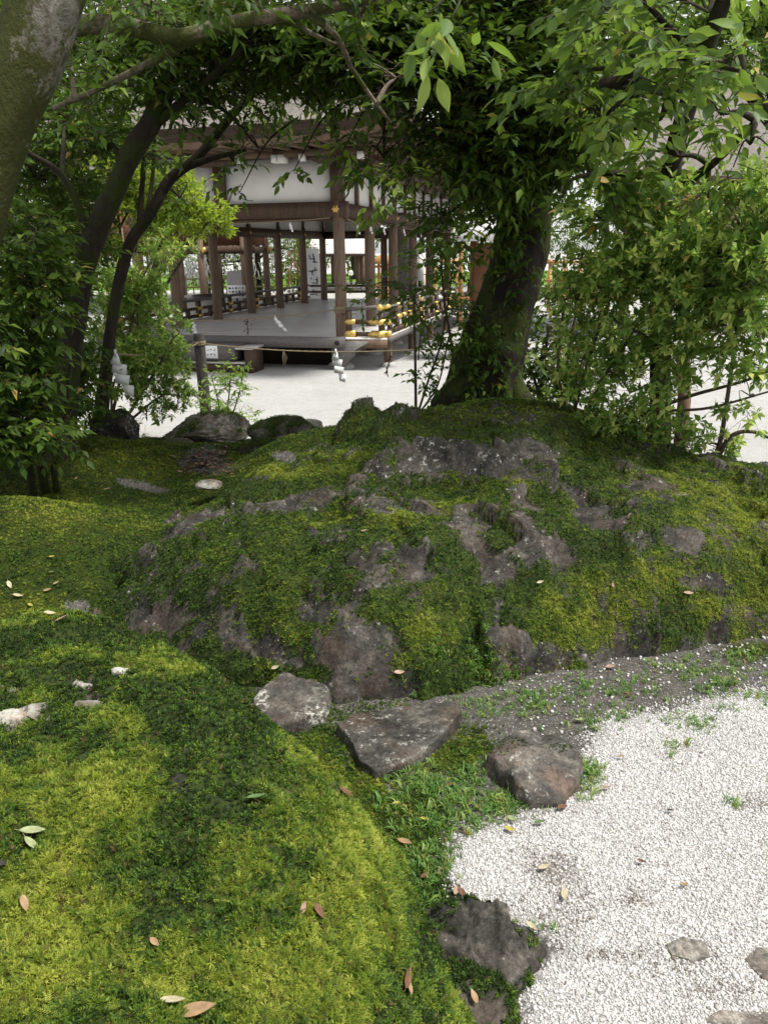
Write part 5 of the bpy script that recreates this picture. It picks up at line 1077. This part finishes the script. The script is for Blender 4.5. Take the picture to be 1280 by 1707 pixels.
plant('sapling', 'small bright green seedling growing behind the layered rock by the rope post', 'sapling', pY(372, 712, 7.9),
      [[(368, 718, 7.9, .008), (364, 670, 7.9, .007), (352, 625, 7.9, .004)], [(374, 718, 7.9, .008), (382, 660, 7.9, .007), (386, 605, 7.9, .004)], [(378, 716, 7.9, .008), (398, 660, 7.9, .006), (408, 608, 7.9, .004)], [(370, 716, 7.9, .006), (350, 690, 7.9, .005), (342, 660, 7.9, .003)]],
      [(364, 660, 7.9, 22, 30, .15, 30), (392, 640, 7.9, 22, 34, .15, 34), (372, 690, 7.9, 36, 18, .2, 40), (402, 612, 7.9, 10, 10, .1, 8), (352, 628, 7.9, 9, 9, .1, 7), (384, 608, 7.9, 8, 9, .1, 7), (400, 690, 7.9, 18, 16, .15, 20)],
      dict(length=.13, K=7, LL=.06, LW=.02, droop=.1, base=.5, twig=.002), LF_SAP, BK_TWIG, 110, limb_r=.004, limb=True)
plant('azalea_shrub', 'arching green azalea hanging over the gravel left of the rope post', 'shrub', pY(205, 712, 7.2),
      [[(190, 720, 7.0, .02), (215, 690, 7.0, .016), (240, 650, 7.0, .012), (270, 600, 7.0, .008)], [(180, 715, 7.0, .018), (195, 660, 7.0, .015), (215, 560, 7.0, .012), (240, 460, 7.0, .008)], [(200, 718, 7.0, .014), (230, 690, 7.0, .012), (270, 660, 7.0, .008), (300, 660, 7.0, .005)], [(186, 716, 7, .012), (190, 640, 7, .01), (220, 600, 7, .008)]],
      [(250, 600, 7.0, 44, 30, .3, 198), (285, 590, 7.0, 26, 24, .2, 90), (230, 540, 7.1, 40, 34, .3, 180), (275, 640, 7.0, 34, 24, .2, 126), (250, 480, 7.2, 40, 30, .3, 162), (200, 480, 7.1, 40, 40, .3, 162), (200, 580, 7.0, 36, 36, .3, 144), (295, 680, 6.9, 20, 14, .15, 39), (245, 690, 6.8, 26, 10, .15, 28), (300, 555, 7, 16, 12, .15, 32), (265, 430, 7.3, 40, 24, .3, 90), (225, 640, 7, 30, 20, .2, 72)],
      dict(AZ, LL=.052, LW=.023, base=.55), LF_AZ, BK_TWIG, 111, heads=14, limb_r=.006)
plant('bright_shrub', 'sunlit yellow green shrub glowing in front of the left hall columns', 'shrub', pY(250, 640, 9.0),
      [[(240, 640, 9.0, .04), (245, 540, 9.0, .034), (260, 440, 9.0, .028), (290, 360, 9.0, .02)], [(240, 600, 9.0, .03), (210, 480, 9.0, .024), (200, 380, 9.0, .016)], [(250, 520, 9.0, .02), (300, 440, 9, .016), (340, 380, 9, .01)]],
      [(320, 350, 9.0, 40, 36, .4, 216), (280, 320, 9.0, 46, 36, .4, 216), (345, 375, 8.9, 18, 14, .25, 64), (270, 380, 9.0, 50, 26, .4, 198), (230, 340, 9.1, 46, 50, .4, 216), (190, 300, 9.1, 50, 50, .4, 198), (150, 350, 9.2, 50, 60, .5, 198), (225, 420, 9.1, 40, 30, .4, 126), (130, 440, 9.2, 50, 50, .5, 144), (120, 270, 9.2, 50, 40, .5, 126)],
      dict(AZ, length=.16, LL=.062, LW=.027, twig=.0022, base=.5), LF_BRIGHT, BK_TWIG, 112, heads=12, limb_r=.01)
plant('broad_leaf_shrub', 'dense dark evergreen shrub filling the left edge above the moss', 'shrub', pY(60, 760, 5.0),
      [[(70, 780, 5.0, .03), (66, 680, 5.0, .025), (60, 560, 5.0, .02), (50, 440, 5.0, .014)], [(90, 780, 5.0, .02), (110, 680, 5.0, .016), (120, 600, 5.0, .01)], [(50, 780, 4.9, .024), (20, 660, 4.8, .018), (-10, 540, 4.7, .012)]],
      [(30, 480, 4.9, 60, 60, .35, 162), (90, 540, 6.0, 60, 60, .3, 126), (20, 600, 4.8, 60, 60, .35, 162), (80, 640, 6.0, 50, 50, .3, 108), (10, 690, 4.7, 60, 50, .3, 144), (60, 720, 4.7, 50, 36, .3, 108), (110, 700, 6.0, 36, 36, .25, 61), (-30, 560, 4.7, 60, 120, .4, 126), (30, 400, 5.0, 60, 40, .35, 90), (140, 620, 6.0, 40, 60, .3, 72), (-30, 740, 4.5, 60, 30, .3, 72)],
      dict(length=.2, K=7, LL=.08, LW=.034, droop=.2, base=.5), LF_DARK, BK_DARK, 113, limb_r=.008)

# canopy further back, closing the view upwards
plant('canopy_tree', 'tall leafy tree behind the right hand leaves, closing off the sky', 'tree', pY(1330, 700, 7.6),
      [[(1335, 720, 7.6, .16), (1330, 500, 7.6, .14), (1310, 250, 7.6, .12), (1290, 50, 7.6, .1), (1270, -150, 7.6, .07)], [(1308, 230, 7.6, .07), (1200, 100, 7.4, .05), (1080, 30, 7.3, .03), (950, 0, 7.2, .015)], [(1296, 90, 7.6, .06), (1180, -20, 7.5, .04), (1050, -80, 7.4, .02)]],
      [(1240, 60, 7.4, 90, 60, .5, 90), (1120, 60, 7.4, 90, 60, .5, 90), (1010, 50, 7.3, 90, 60, .5, 80), (900, 40, 7.2, 90, 60, .5, 70), (1270, 140, 7.4, 60, 40, .4, 44), (1180, 120, 7.4, 60, 30, .4, 40), (1050, 130, 7.3, 60, 50, .4, 44), (960, 150, 7.3, 60, 60, .4, 44), (1250, -30, 7.4, 120, 50, .5, 70), (1060, -30, 7.4, 120, 50, .5, 70), (1270, 320, 7.6, 40, 30, .4, 24), (960, 240, 7.4, 50, 40, .4, 30)],
      dict(EV, LL=.095, LW=.042, length=.36), LF_MID, BK_DARK, 121)
plant('canopy_tree', 'leafy tree behind the leaning left trunks, closing off the sky', 'tree', pY(-120, 700, 8.2),
      [[(-120, 720, 8.2, .16), (-110, 500, 8.2, .14), (-60, 250, 8.2, .12), (0, 60, 8.2, .1), (40, -150, 8.2, .06)], [(-40, 190, 8.2, .06), (80, 110, 8.1, .04), (220, 50, 8.0, .02)]],
      [(60, 80, 8.1, 90, 60, .5, 136), (170, 60, 8.1, 80, 60, .5, 119), (270, 20, 8.0, 80, 40, .5, 85), (60, 180, 8.2, 80, 50, .5, 102), (150, 150, 8.1, 50, 40, .4, 68), (30, 270, 8.2, 80, 50, .5, 102), (100, 330, 8.2, 60, 60, .5, 102), (50, 430, 8.2, 70, 60, .5, 102), (120, 460, 8.1, 40, 50, .4, 68), (40, 540, 8.2, 70, 60, .5, 102), (100, 590, 8.0, 50, 40, .4, 74), (-60, 380, 8.2, 80, 150, .6, 136)],
      dict(EV, LL=.095, LW=.042, length=.36), LF_DARK, BK_DARK, 122)

# ================================================================== BEYOND THE HALL
VERM = simple('vermilion_paint', (.62, .20, .05), .55, .35, .15, 8)
NEWW = simple('fresh_orange_timber', (.50, .27, .10), .6, .3, .2, 6)
BRN = simple('brown_board', (.13, .06, .03), .7, .25, .3, 5)
PALER = simple('pale_sunlit_roof', (.62, .61, .60), .8, .2, .08, 4)
BAMBOO = simple('bamboo_cane', (.30, .27, .12), .6, .3, .2, 20)
def ground_far(x, y): return float(court_z(np.array(x), np.array(y)))
# second pavilion, behind on the left
pv = pz(336, 492, 0); pv[2] = 0; ax2 = np.stack([[math.cos(.35), math.sin(.35), 0], [-math.sin(.35), math.cos(.35), 0], [0, 0, 1.]])
c336 = pY(336, 440, 29)*[1, 1, 0]; c407 = pY(407, 440, 29.6)*[1, 1, 0]; c441 = pY(444, 440, 31)*[1, 1, 0]
pav = empty('side_pavilion', c336, 'dark timber pavilion with a gabled bark roof behind the hall at left', 'pavilion')
e1 = nrm(c407-c336); lefts = [c336-e1*q for q in (2.6, 5.2)]; back = np.array([-e1[1], e1[0], 0])
for p in [c336, c407, c441]+lefts+[c336+back*4, c407+back*4, lefts[1]+back*4]:
    m_ = MB(); m_.tube(np.array([p, p+[0, 0, 1.5], p+[0, 0, 3.2]]), [.12, .12, .115], 14); k_ = m_.build('column', WOODC, pav, smooth=True)
    m_ = MB(); m_.tube(np.array([p, p+[0, 0, .12]]), [.2, .17], 10); m_.build('base_stone', STONEG, k_)
def beam(p, q, z0, z1, w, mat, parent, name='beam', ext=0.):
    d = nrm(q-p); m_ = MB(); c_ = (p+q)/2; m_.box(np.array([c_[0], c_[1], (z0+z1)/2]), (np.linalg.norm(q-p)+2*ext, w, z1-z0), np.stack([d, np.cross([0, 0, 1.], d), [0, 0, 1.]])); return m_.build(name, mat, parent)
zb = pY(380, 423, 29.4)[2]
beam(lefts[1], c407+e1*.2, zb, zb+.26, .16, WOOD, pav, ext=.2); beam(c407, c441, zb, zb+.24, .14, WOOD, pav, ext=.15)
for p in (c336, c407, c441):
    m_ = MB(); th = np.linspace(0, 6.28, 16, endpoint=False); m_.prism(np.stack([.09*np.cos(th), .09*np.sin(th)], 1), p+[.14, -.1, zb+.13], [1, 0, 0], [0, 0, 1], [0, -1, 0], .05); m_.build('gilt_boss', GOLD, pav)
beam(lefts[1], c407+e1*.2, zb+.27, zb+1.5, .06, BRN, pav, 'upper_wall', ext=.1); beam(c407, c441, zb+.27, zb+1.5, .06, BRN, pav, 'upper_wall')
# its roof: front slope plus a gable verge rising to the right
g0 = pY(100, 205, 30); g1 = pY(272, 68, 30); d_ = (g1-g0); g1 = g0+d_*1.6; gz = g1.copy(); gw = d_*1.6; gr = g1+np.array([gw[0], 0, -gw[2]]); dep = np.array([-1.5, 12, 0.])
m_ = MB(); m_.add([g0+[0, 0, -.05], g1, g1+dep, g0+dep], [[0, 1, 2, 3]]); m_.add([g1, gr, gr+dep, g1+dep], [[0, 1, 2, 3]]); m_.build('roof', BARKR, pav)
for a, b_ in ((g0, g1), (g1, gr)):
    for nm, mt, o0, w in (('verge_board', BRN, .02, .62), ('verge_trim', NEWW, .64, .12)):
        m_ = MB(); q = np.array([a-[0, 0, o0], b_-[0, 0, o0], b_-[0, 0, o0+w], a-[0, 0, o0+w]]); m_.add(np.vstack([q, q+[0, -.12 if nm == 'verge_board' else -.15, 0]]), [[0, 1, 2, 3], [7, 6, 5, 4], [0, 4, 5, 1], [3, 2, 6, 7], [0, 3, 7, 4], [1, 5, 6, 2]]); m_.build(nm, mt, pav)
m_ = MB(); m_.add([g0+[.6, .8, -.7], g1+[0, .8, -.7], gr+[-.6, .8, -.7]], [[0, 1, 2]]); m_.build('gable_wall', BRN, pav)
# far hall with a pale roof
fh0 = pY(512, 420, 46); fh1 = pY(614, 420, 46); fh = empty('far_hall', (fh0+fh1)/2*[1, 1, 0], 'far open hall with a pale bright roof seen through the columns', 'hall')
m_ = MB(); w_ = fh1-fh0; m_.add([fh0, fh1, fh1+[-.4, 5, 2.2], fh0+[.4, 5, 2.2], fh0-[0, 0, .1], fh1-[0, 0, .1]], [[0, 1, 2, 3], [4, 5, 1, 0]]); m_.build('roof', PALER, fh)
m_ = MB(); m_.box((fh0+fh1)/2-[0, -.3, .17], (np.linalg.norm(w_), .5, .14)); m_.build('eave_beam', WOOD, fh)
for a in (535, 556, 597, 605, 612):
    p = pY(a, 440, 46.8); m_ = MB(); m_.tube(np.array([p*[1, 1, 0], p*[1, 1, 0]+[0, 0, fh0[2]]]), .15, 12); m_.build('column', WOODC, fh)
m_ = MB(); q0 = pY(500, 476, 46.2); q1 = pY(625, 476, 46.2); m_.box(np.array([(q0[0]+q1[0])/2, 48, .22]), (q1[0]-q0[0], 4.5, .44)); m_.build('floor', EDGEW, fh)
# distant person on the lawn
b = bpy.data.meshes.new('person'); pp = pY(585, 469, 95); pp[2] = ground_far(pp[0], pp[1])+.02
sk = [(0, 0, .86), (0, 0, 1.05), (0, 0, 1.25), (0, 0, 1.40), (0, 0, 1.48), (0, -.01, 1.58), (0, -.01, 1.68), (-.17, 0, 1.38), (-.24, -.02, 1.12), (-.2, -.16, .95), (.17, 0, 1.38), (.24, -.02, 1.12), (.2, -.16, .95), (-.09, 0, .8), (-.10, -.02, .45), (-.10, .02, .08), (-.10, -.12, .03), (.09, 0, .8), (.11, .06, .45), (.12, .12, .08), (.12, -.02, .03)]
ed = [(0, 1), (1, 2), (2, 3), (3, 4), (4, 5), (5, 6), (3, 7), (7, 8), (8, 9), (3, 10), (10, 11), (11, 12), (0, 13), (13, 14), (14, 15), (15, 16), (0, 17), (17, 18), (18, 19), (19, 20)]
rad = [.14, .13, .15, .12, .055, .10, .085, .065, .05, .035, .065, .05, .035, .10, .07, .05, .045, .10, .07, .05, .045]
b.from_pydata(sk, ed, []); po = bpy.data.objects.new('person', b); po.location = pp
put(po, None, 'distant person in a white top and dark trousers on the lawn', 'person')
md = po.modifiers.new('skin', 'SKIN'); b.skin_vertices[0].data[0].use_root = True
for i, q in enumerate(rad): b.skin_vertices[0].data[i].radius = (q, q)
po.modifiers.new('sub', 'SUBSURF').levels = 2
t = NT('person_clothes'); v = t.coord(True); sx = t.n('ShaderNodeSeparateXYZ'); t.l(v, sx.inputs[0])
c = t.ramp(t.math('DIVIDE', sx.outputs[2], 1.8), [(0, (.03, .03, .035)), (.50, (.75, .74, .72)), (.80, (.5, .33, .25)), (.90, (.02, .016, .014))], 'CONSTANT'); b.materials.append(t.end(t.pbr(c, .8)))
# bamboo hung with paper strips
bm_root = empty('bamboo_stand', pY(492, 485, 34)*[1, 1, 0], 'light green bamboo hung with coloured paper strips beyond the hall', 'bamboo')
fo = Foliage(); m_ = MB(); r = np.random.default_rng(31)
for i in range(4):
    p = pY(484+8*i, 484, 34)*[1, 1, 0]; q = spline(np.array([p, p+[r.normal(0, .1), 0, 1.6], p+[r.normal(0, .3), 0, 3.0], p+[r.normal(0, .7), 0, 4.0]]), 6); m_.tube(q, np.linspace(.03, .01, len(q)), 6); S = q[r.integers(5, len(q), 46)]; fo.sprays(S, r.normal(size=(46, 3))+[0, 0, .1], .55, 6, .2, .05, r, base=.65, twig=0)
m_.build('cane', BAMBOO, bm_root); obj('foliage', fo.me('foliage', LF_BRIGHT), bm_root); m_ = MB()
for i in range(26): p = pY(r.uniform(480, 506), r.uniform(410, 478), 33.6); m_.box(p, (.05, .004, .2))
m_.build('paper_strips', simple('red_paper', (.62, .36, .25), .8, .1, .5, 3), bm_root, kind='stuff')
# white banner with black brush marks
bn = pY(522, 478, 31)*[1, 1, 0]; bt = pY(521, 414, 31); br = empty('banner', bn, 'tall white cloth banner with black brush lettering', 'banner')
m_ = MB(); m_.tube(np.array([bn-[.28, 0, 0], [bn[0]-.28, bn[1], bt[2]+.15]]), .02, 8); m_.tube(np.array([[bn[0]-.28, bn[1], bt[2]+.03], [bn[0]+.24, bn[1], bt[2]+.03]]), .012, 6); m_.build('pole', BAMBOO, br)
zz = np.linspace(bt[2], .3, 20); xx = np.linspace(-.26, .26, 7); X, Z = np.meshgrid(xx, zz); Yy = bn[1]+.03*np.sin(X*9+Z*2)+.02*np.sin(Z*5); V_ = np.stack([X+bn[0]+.05*(bt[2]-Z), Yy, Z], -1).reshape(-1, 3); i_ = (np.arange(19)[:, None]*7+np.arange(6)[None]).ravel(); Fq = np.stack([i_, i_+1, i_+8, i_+7], 1)
cl = obj('cloth', mesh('cloth', V_, Fq, PAPER, None, True), br); m_ = MB()
for row in range(5):
    zc = bt[2]-.35-row*.42
    for s_ in range(6): p = np.array([bn[0]+.05*(bt[2]-zc)+r.uniform(-.12, .12), bn[1]-.06, zc+r.uniform(-.14, .14)]); m_.box(p, (r.uniform(.03, .2), .01, .03) if s_ % 2 else (.03, .01, r.uniform(.06, .2)))
m_.build('lettering', INK, br)
# votive rack, rails, sign, gate, notice board at right
def frame(name, label, cat, px0, px1, pyt, pyb, Y, mat, rails=3, posts=4, roof=None, board=None, group=None):
    p0 = pz(px0, pyb, 0); p0 = pY(px0, pyb, Y); p1 = pY(px1, pyb, Y); zt = pY(px0, pyt, Y)[2]; z0 = 0; root = empty(name, [(p0[0]+p1[0])/2, Y, 0], label, cat, group)
    for x in np.linspace(p0[0], p1[0], posts): m_ = MB(); m_.box([x, Y, zt/2], (.11, .11, zt)); m_.build('post', mat, root)
    for z in np.linspace(zt*.25, zt*.94, rails): m_ = MB(); m_.box([(p0[0]+p1[0])/2, Y-.06, z], (p1[0]-p0[0]+.3, .06, .10)); m_.build('rail', mat, root)
    if board: m_ = MB(); m_.box([(p0[0]+p1[0])/2, Y-.1, zt*(board[0]+board[1])/2], (p1[0]-p0[0]-.02, .04, zt*(board[1]-board[0]))); m_.build('board', board[2], root)
    if roof:
        m_ = MB(); xa, xb = p0[0]-.35, p1[0]+.35; xm = (xa+xb)/2; h = .35
        m_.prism([(xa-xm, 0), (xb-xm, 0), (xb-xm, .09), (0, h+.09), (xa-xm, .09)] if roof[1] else [(xa-xm, 0), (xb-xm, 0), (xb-xm, .12), (xa-xm, .12)], [xm, Y-.5, zt], [1, 0, 0], [0, 0, 1], [0, 1, 0], 1.0); m_.build('roof', roof[0], root)
    return root
frame('votive_rack', 'orange timber votive tablet rack with a peaked roof beyond the hall', 'rack', 632, 648, 440, 480, 34, NEWW, 4, 3, (NEWW, True), (.2, .55, NEWW))
frame('timber_fence', 'low orange timber fence beyond the hall columns', 'fence', 655, 760, 432, 476, 38, NEWW, 3, 7, group='orange fences')
frame('timber_fence', 'low orange timber fence seen through the right shrub', 'fence', 915, 1040, 432, 478, 30, NEWW, 3, 6, group='orange fences')
frame('white_sign', 'white signboard on posts beyond the right columns', 'sign', 694, 706, 422, 475, 30, WHITEP, 1, 2, None, (.55, .98, WHITEP))
frame('notice_board', 'large brown roofed notice board left of the big tree trunk', 'notice board', 787, 838, 402, 484, 17, BRN, 2, 2, (PALER, True), (.18, .98, BRN))
frame('vermilion_gate', 'orange painted gate posts and crossbar glimpsed through leaves', 'gate', 768, 836, 342, 470, 24, NEWW, 1, 2)
# pale cedar trunk
plant('cedar', 'straight pale cedar trunk beyond the right columns', 'tree', pY(668, 478, 28)*[1, 1, 0], [[(671, 492, 28, .42), (669, 470, 28, .32), (667, 400, 28, .28), (664, 300, 28, .26), (660, 60, 28, .2), (658, -100, 28, .1)]],
      [(660, 120, 28, 60, 60, 1.6, 60), (660, 20, 28, 50, 60, 1.5, 60), (662, 220, 28, 50, 40, 1.5, 40)], dict(length=.8, K=7, LL=.26, LW=.09, droop=.3, twig=0), LF_DARK, bark('cedar_bark', (.12, .105, .09), (.30, .27, .25), 0, scale=18), 141, limb_r=.05)
# standing lantern, tub, monument, fence, sign at left
lp = pY(268, 505, 24)*[1, 1, 0]; ltp = pY(266, 430, 24)[2]; ln = empty('standing_lantern', lp, 'wooden standing lantern left of the hall columns', 'lantern')
LANT = simple('lantern_timber', (.26, .21, .16), .75, .2, .3, 9)
m_ = MB(); m_.tube(np.array([lp, lp+[0, 0, ltp-.35]]), [.09, .075], 10); m_.build('pole', LANT, ln)
m_ = MB(); m_.box(lp+[0, 0, ltp-.33], (.5, .5, .06)); m_.build('tray', LANT, ln); m_ = MB(); m_.box(lp+[0, 0, ltp-.02], (.4, .4, .52)); fb_ = m_.build('fire_box', PAPER, ln)
for s_ in (-.2, 0, .2):
    for q in ((s_, -.21), (-.21, s_), (.21, s_)): m_ = MB(); m_.box(lp+[q[0], q[1], ltp-.02], (.035, .035, .54)); m_.build('bar', LANT, fb_)
m_ = MB(); m_.prism([(-.42, 0), (.42, 0), (.3, .12), (0, .3), (-.3, .12)], lp+[0, -.42, ltp+.26], [1, 0, 0], [0, 0, 1], [0, 1, 0], .84); m_.build('roof', LANT, ln)
tb = pY(340, 497, 26)*[1, 1, 0]
m_ = MB(); m_.box(tb+[0, 0, .45], (.9, .8, .9)); m_.box(tb+[0, 0, .93], (1.0, .9, .07)); m_.build('stone_tub', STONEG, label='square grey stone block behind the left railing', cat='stone block')
rgp = pY(350, 494, 23.5); m_ = MB(); th = np.linspace(0, 6.28, 33); m_.tube(np.c_[rgp[0]+.45*np.cos(th), rgp[1]+.5*np.sin(th), np.full(33, rgp[2])], .05, 8); rr_ = m_.build('iron_basin_ring', BLACK, label='black ring on thin legs behind the left railing', cat='ring')
for s_ in (-1, 1): m_ = MB(); m_.tube(np.array([[rgp[0]+.4*s_, rgp[1], rgp[2]], [rgp[0]+.42*s_, rgp[1], 0]]), .03, 6); m_.build('leg', BLACK, rr_)
mp_ = pY(396, 492, 33)*[1, 1, 0]; m_ = MB(); hz = pY(396, 450, 33)[2]; m_.prism([(-.42, 0), (.42, 0), (.38, hz*.9), (.2, hz), (-.36, hz*.97)], mp_, [1, 0, 0], [0, 0, 1], [0, 1, 0], .35); m_.build('stone_monument', STONEG, label='grey upright stone slab beyond the left railing', cat='monument')
sp = pY(395, 493, 28); sz = pY(395, 476, 28)[2]; m_ = MB(); m_.box([sp[0], 28, sz-.2], (.62, .04, .42)); s_o = m_.build('notice', PAPER, label='small white text board on a stand beyond the left railing', cat='notice'); m_ = MB()
for row in range(3):
    for q in range(5): m_.box([sp[0]-.22+q*.11, 27.965, sz-.08-row*.12], (r.uniform(.03, .08), .012, r.uniform(.03, .07)))
m_.build('lettering', INK, s_o); m_ = MB(); m_.box([sp[0], 28.05, (sz-.4)/2], (.06, .05, max(sz-.4, .1))); m_.build('leg', BLACK, s_o)
bf = empty('bamboo_fence', pY(390, 488, 36)*[1, 1, 0], 'open bamboo pole fence in front of the far left greenery', 'fence')
x0, x1 = pY(300, 480, 36)[0], pY(470, 480, 36)[0]
for x in np.arange(x0, x1, .3): m_ = MB(); m_.tube(np.array([[x, 36, 0], [x, 36, 1.25]]), .03, 6); m_.build('picket', BAMBOO, bf)
for z in (.4, .8, 1.15): m_ = MB(); m_.tube(np.array([[x0, 35.95, z], [x1, 35.95, z]]), .035, 6); m_.build('rail', BAMBOO, bf)
# tied paper fortunes on wires: white fluttering slips
m_ = MB()
for q in range(150):
    p = pY(r.uniform(300, 345) if q % 3 else r.uniform(345, 460), r.normal(445, 12), 37+r.uniform(-.3, .3)); d = r.normal(0, .1, 3); m_.add([p, p+[.05, 0, 0], p+[.05+d[0], d[1], -.32], p+[d[0], d[1], -.32]], [[0, 1, 2, 3]])
m_.build('paper_slips', PAPER, kind='stuff', label='many white paper slips tied in the far left greenery', cat='paper')
# right hall with a bark roof
rh = empty('right_hall', pY(1180, 330, 21)*[1, 1, 0], 'bark roofed hall half hidden behind the leaves at upper right', 'hall')
e0 = pY(1010, 292, 20); e1_ = pY(1420, 300, 21.5); up_ = np.array([.4, 5.2, 3.4]); m_ = MB(); n_ = 24
q0 = np.linspace(e0, e1_, n_); rows = [q0+up_*s_+np.array([0, 0, .5])*s_*s_ for s_ in np.linspace(0, 1, 10)]; V_ = np.vstack(rows); i_ = (np.arange(9)[:, None]*n_+np.arange(n_-1)[None]).ravel()
obj('roof', mesh('roof', V_, np.stack([i_, i_+1, i_+n_+1, i_+n_], 1), BARKR, None, True), rh)
beam(e0, e1_, e0[2]-.22, e0[2]-.01, .3, BARKE, rh, 'bark_edge'); beam(e0+[.6, .8, 0], e1_+[-.6, .8, 0], e0[2]-.5, e0[2]-.25, .2, NEWW, rh, 'eave_beam'); beam(e0+[1, 1.4, 0], e1_+[-1, 1.4, 0], 1.2, e0[2]-.3, .1, simple('ochre_wall', (.45, .36, .22), .9, .1, .1, 3), rh, 'wall')
for s_ in np.linspace(.08, .92, 6): p = (e0+[.6, 1.2, 0])*(1-s_)+(e1_+[-.6, 1.2, 0])*s_; m_ = MB(); m_.tube(np.array([p*[1, 1, 0], p*[1, 1, 0]+[0, 0, e0[2]-.4]]), .13, 12); m_.build('column', WOODC, rh)
# short post in the right shrub
sp0 = pY(1140, 668, 6.8); sp1 = pY(1138, 585, 6.8); m_ = MB(); m_.tube(np.array([sp0-[0, 0, .6], sp0, sp1]), [.055, .055, .052], 12); sp_o = m_.build('fence_post', simple('brown_post_wood', (.16, .10, .065), .8, .2, .35, 12), label='short round brown post behind the right shrub', cat='post')
m_ = MB(); m_.box(sp1+[.0, 0, .02], (.5, .12, .05)); m_.build('cap_rail', simple('grey_rail_wood', (.15, .14, .13), .8, .2, .3, 10), sp_o)

# trees standing round the court, each on its own
FARL = dict(length=.7, K=7, LL=.24, LW=.11, droop=.2, twig=0)
far = [(-60, 340, 34, 7.0, 'dark', 'dark tree behind the left shrubs at the frame edge'), (70, 330, 38, 7.5, 'mid', 'broad green tree beyond the left trunks'), (215, 340, 44, 8, 'dark', 'dark evergreen behind the standing lantern'), (345, 350, 46, 7, 'mid', 'leafy tree behind the tied paper slips'), (430, 350, 42, 7, 'dark', 'dark evergreen behind the grey stone slab'), (500, 340, 60, 9, 'mid', 'green tree behind the white banner'),
       (590, 340, 110, 13, 'dark', 'far evergreen behind the pale roofed hall'), (700, 330, 56, 9, 'mid', 'green tree behind the cedar trunk'), (790, 320, 60, 9, 'dark', 'dark tree behind the notice board'), (880, 310, 50, 8, 'mid', 'green tree behind the big trunk'), (1000, 300, 48, 9, 'dark', 'dark tree behind the orange fence'), (1120, 260, 44, 9, 'mid', 'broad green tree behind the right hall'), (1260, 260, 40, 9, 'mid', 'green tree at the right frame edge behind the hall'), (1380, 280, 42, 9, 'dark', 'dark tree beyond the right frame edge'), (-200, 320, 36, 8, 'mid', 'green tree beyond the left frame edge'), (560, 330, 125, 14, 'mid', 'distant tree left of the far evergreen')]
for i, (a, b_, Y, h, kd, lb) in enumerate(far):
    base = pY(a, 480, Y); base[2] = ground_far(base[0], Y); r = np.random.default_rng(200+i); root = empty('court_tree', base, lb, 'tree', 'trees standing round the court')
    m_ = MB(); tp = base+[r.normal(0, .3), 0, h]; P = spline(np.array([base-[0, 0, .1], base+[.1, 0, h*.35], tp]), 6); m_.tube(P, np.linspace(.26, .05, len(P))*h/8, 10, wob=.15); m_.build('trunk', BK_DARK, root, smooth=True)
    fo = Foliage(); wd = MB()
    for q in range(11):
        z = base[2]+h*(.16+.84*r.random()); rr_ = h*.36*(1-.55*abs((z-base[2])/h-.5)); an = r.uniform(0, 6.28); c_ = np.array([base[0]+rr_*.8*math.cos(an), base[1]+rr_*.8*math.sin(an), z]); s_ = h*r.uniform(.14, .2)
        j_ = P[np.argmin(np.abs(P[:, 2]-z+.4))]; wd.tube(np.array([j_, (j_+c_)/2+[0, 0, .2], c_]), [.07, .05, .03], 5, cap=False); k_ = 70; U = nrm(r.normal(size=(k_, 3)))*r.random((k_, 1))**.4*s_; fo.sprays(c_+U, nrm(U)+r.normal(0, .4, (k_, 3)), r=r, base=.45+.2*r.normal(), **dict(FARL, LL=.20*max(1, Y/50), LW=.10*max(1, Y/50)))
    wd.build('branches', BK_DARK, root); obj('crown', fo.me('crown', LF_DARK if kd == 'dark' else LF_MID), root)
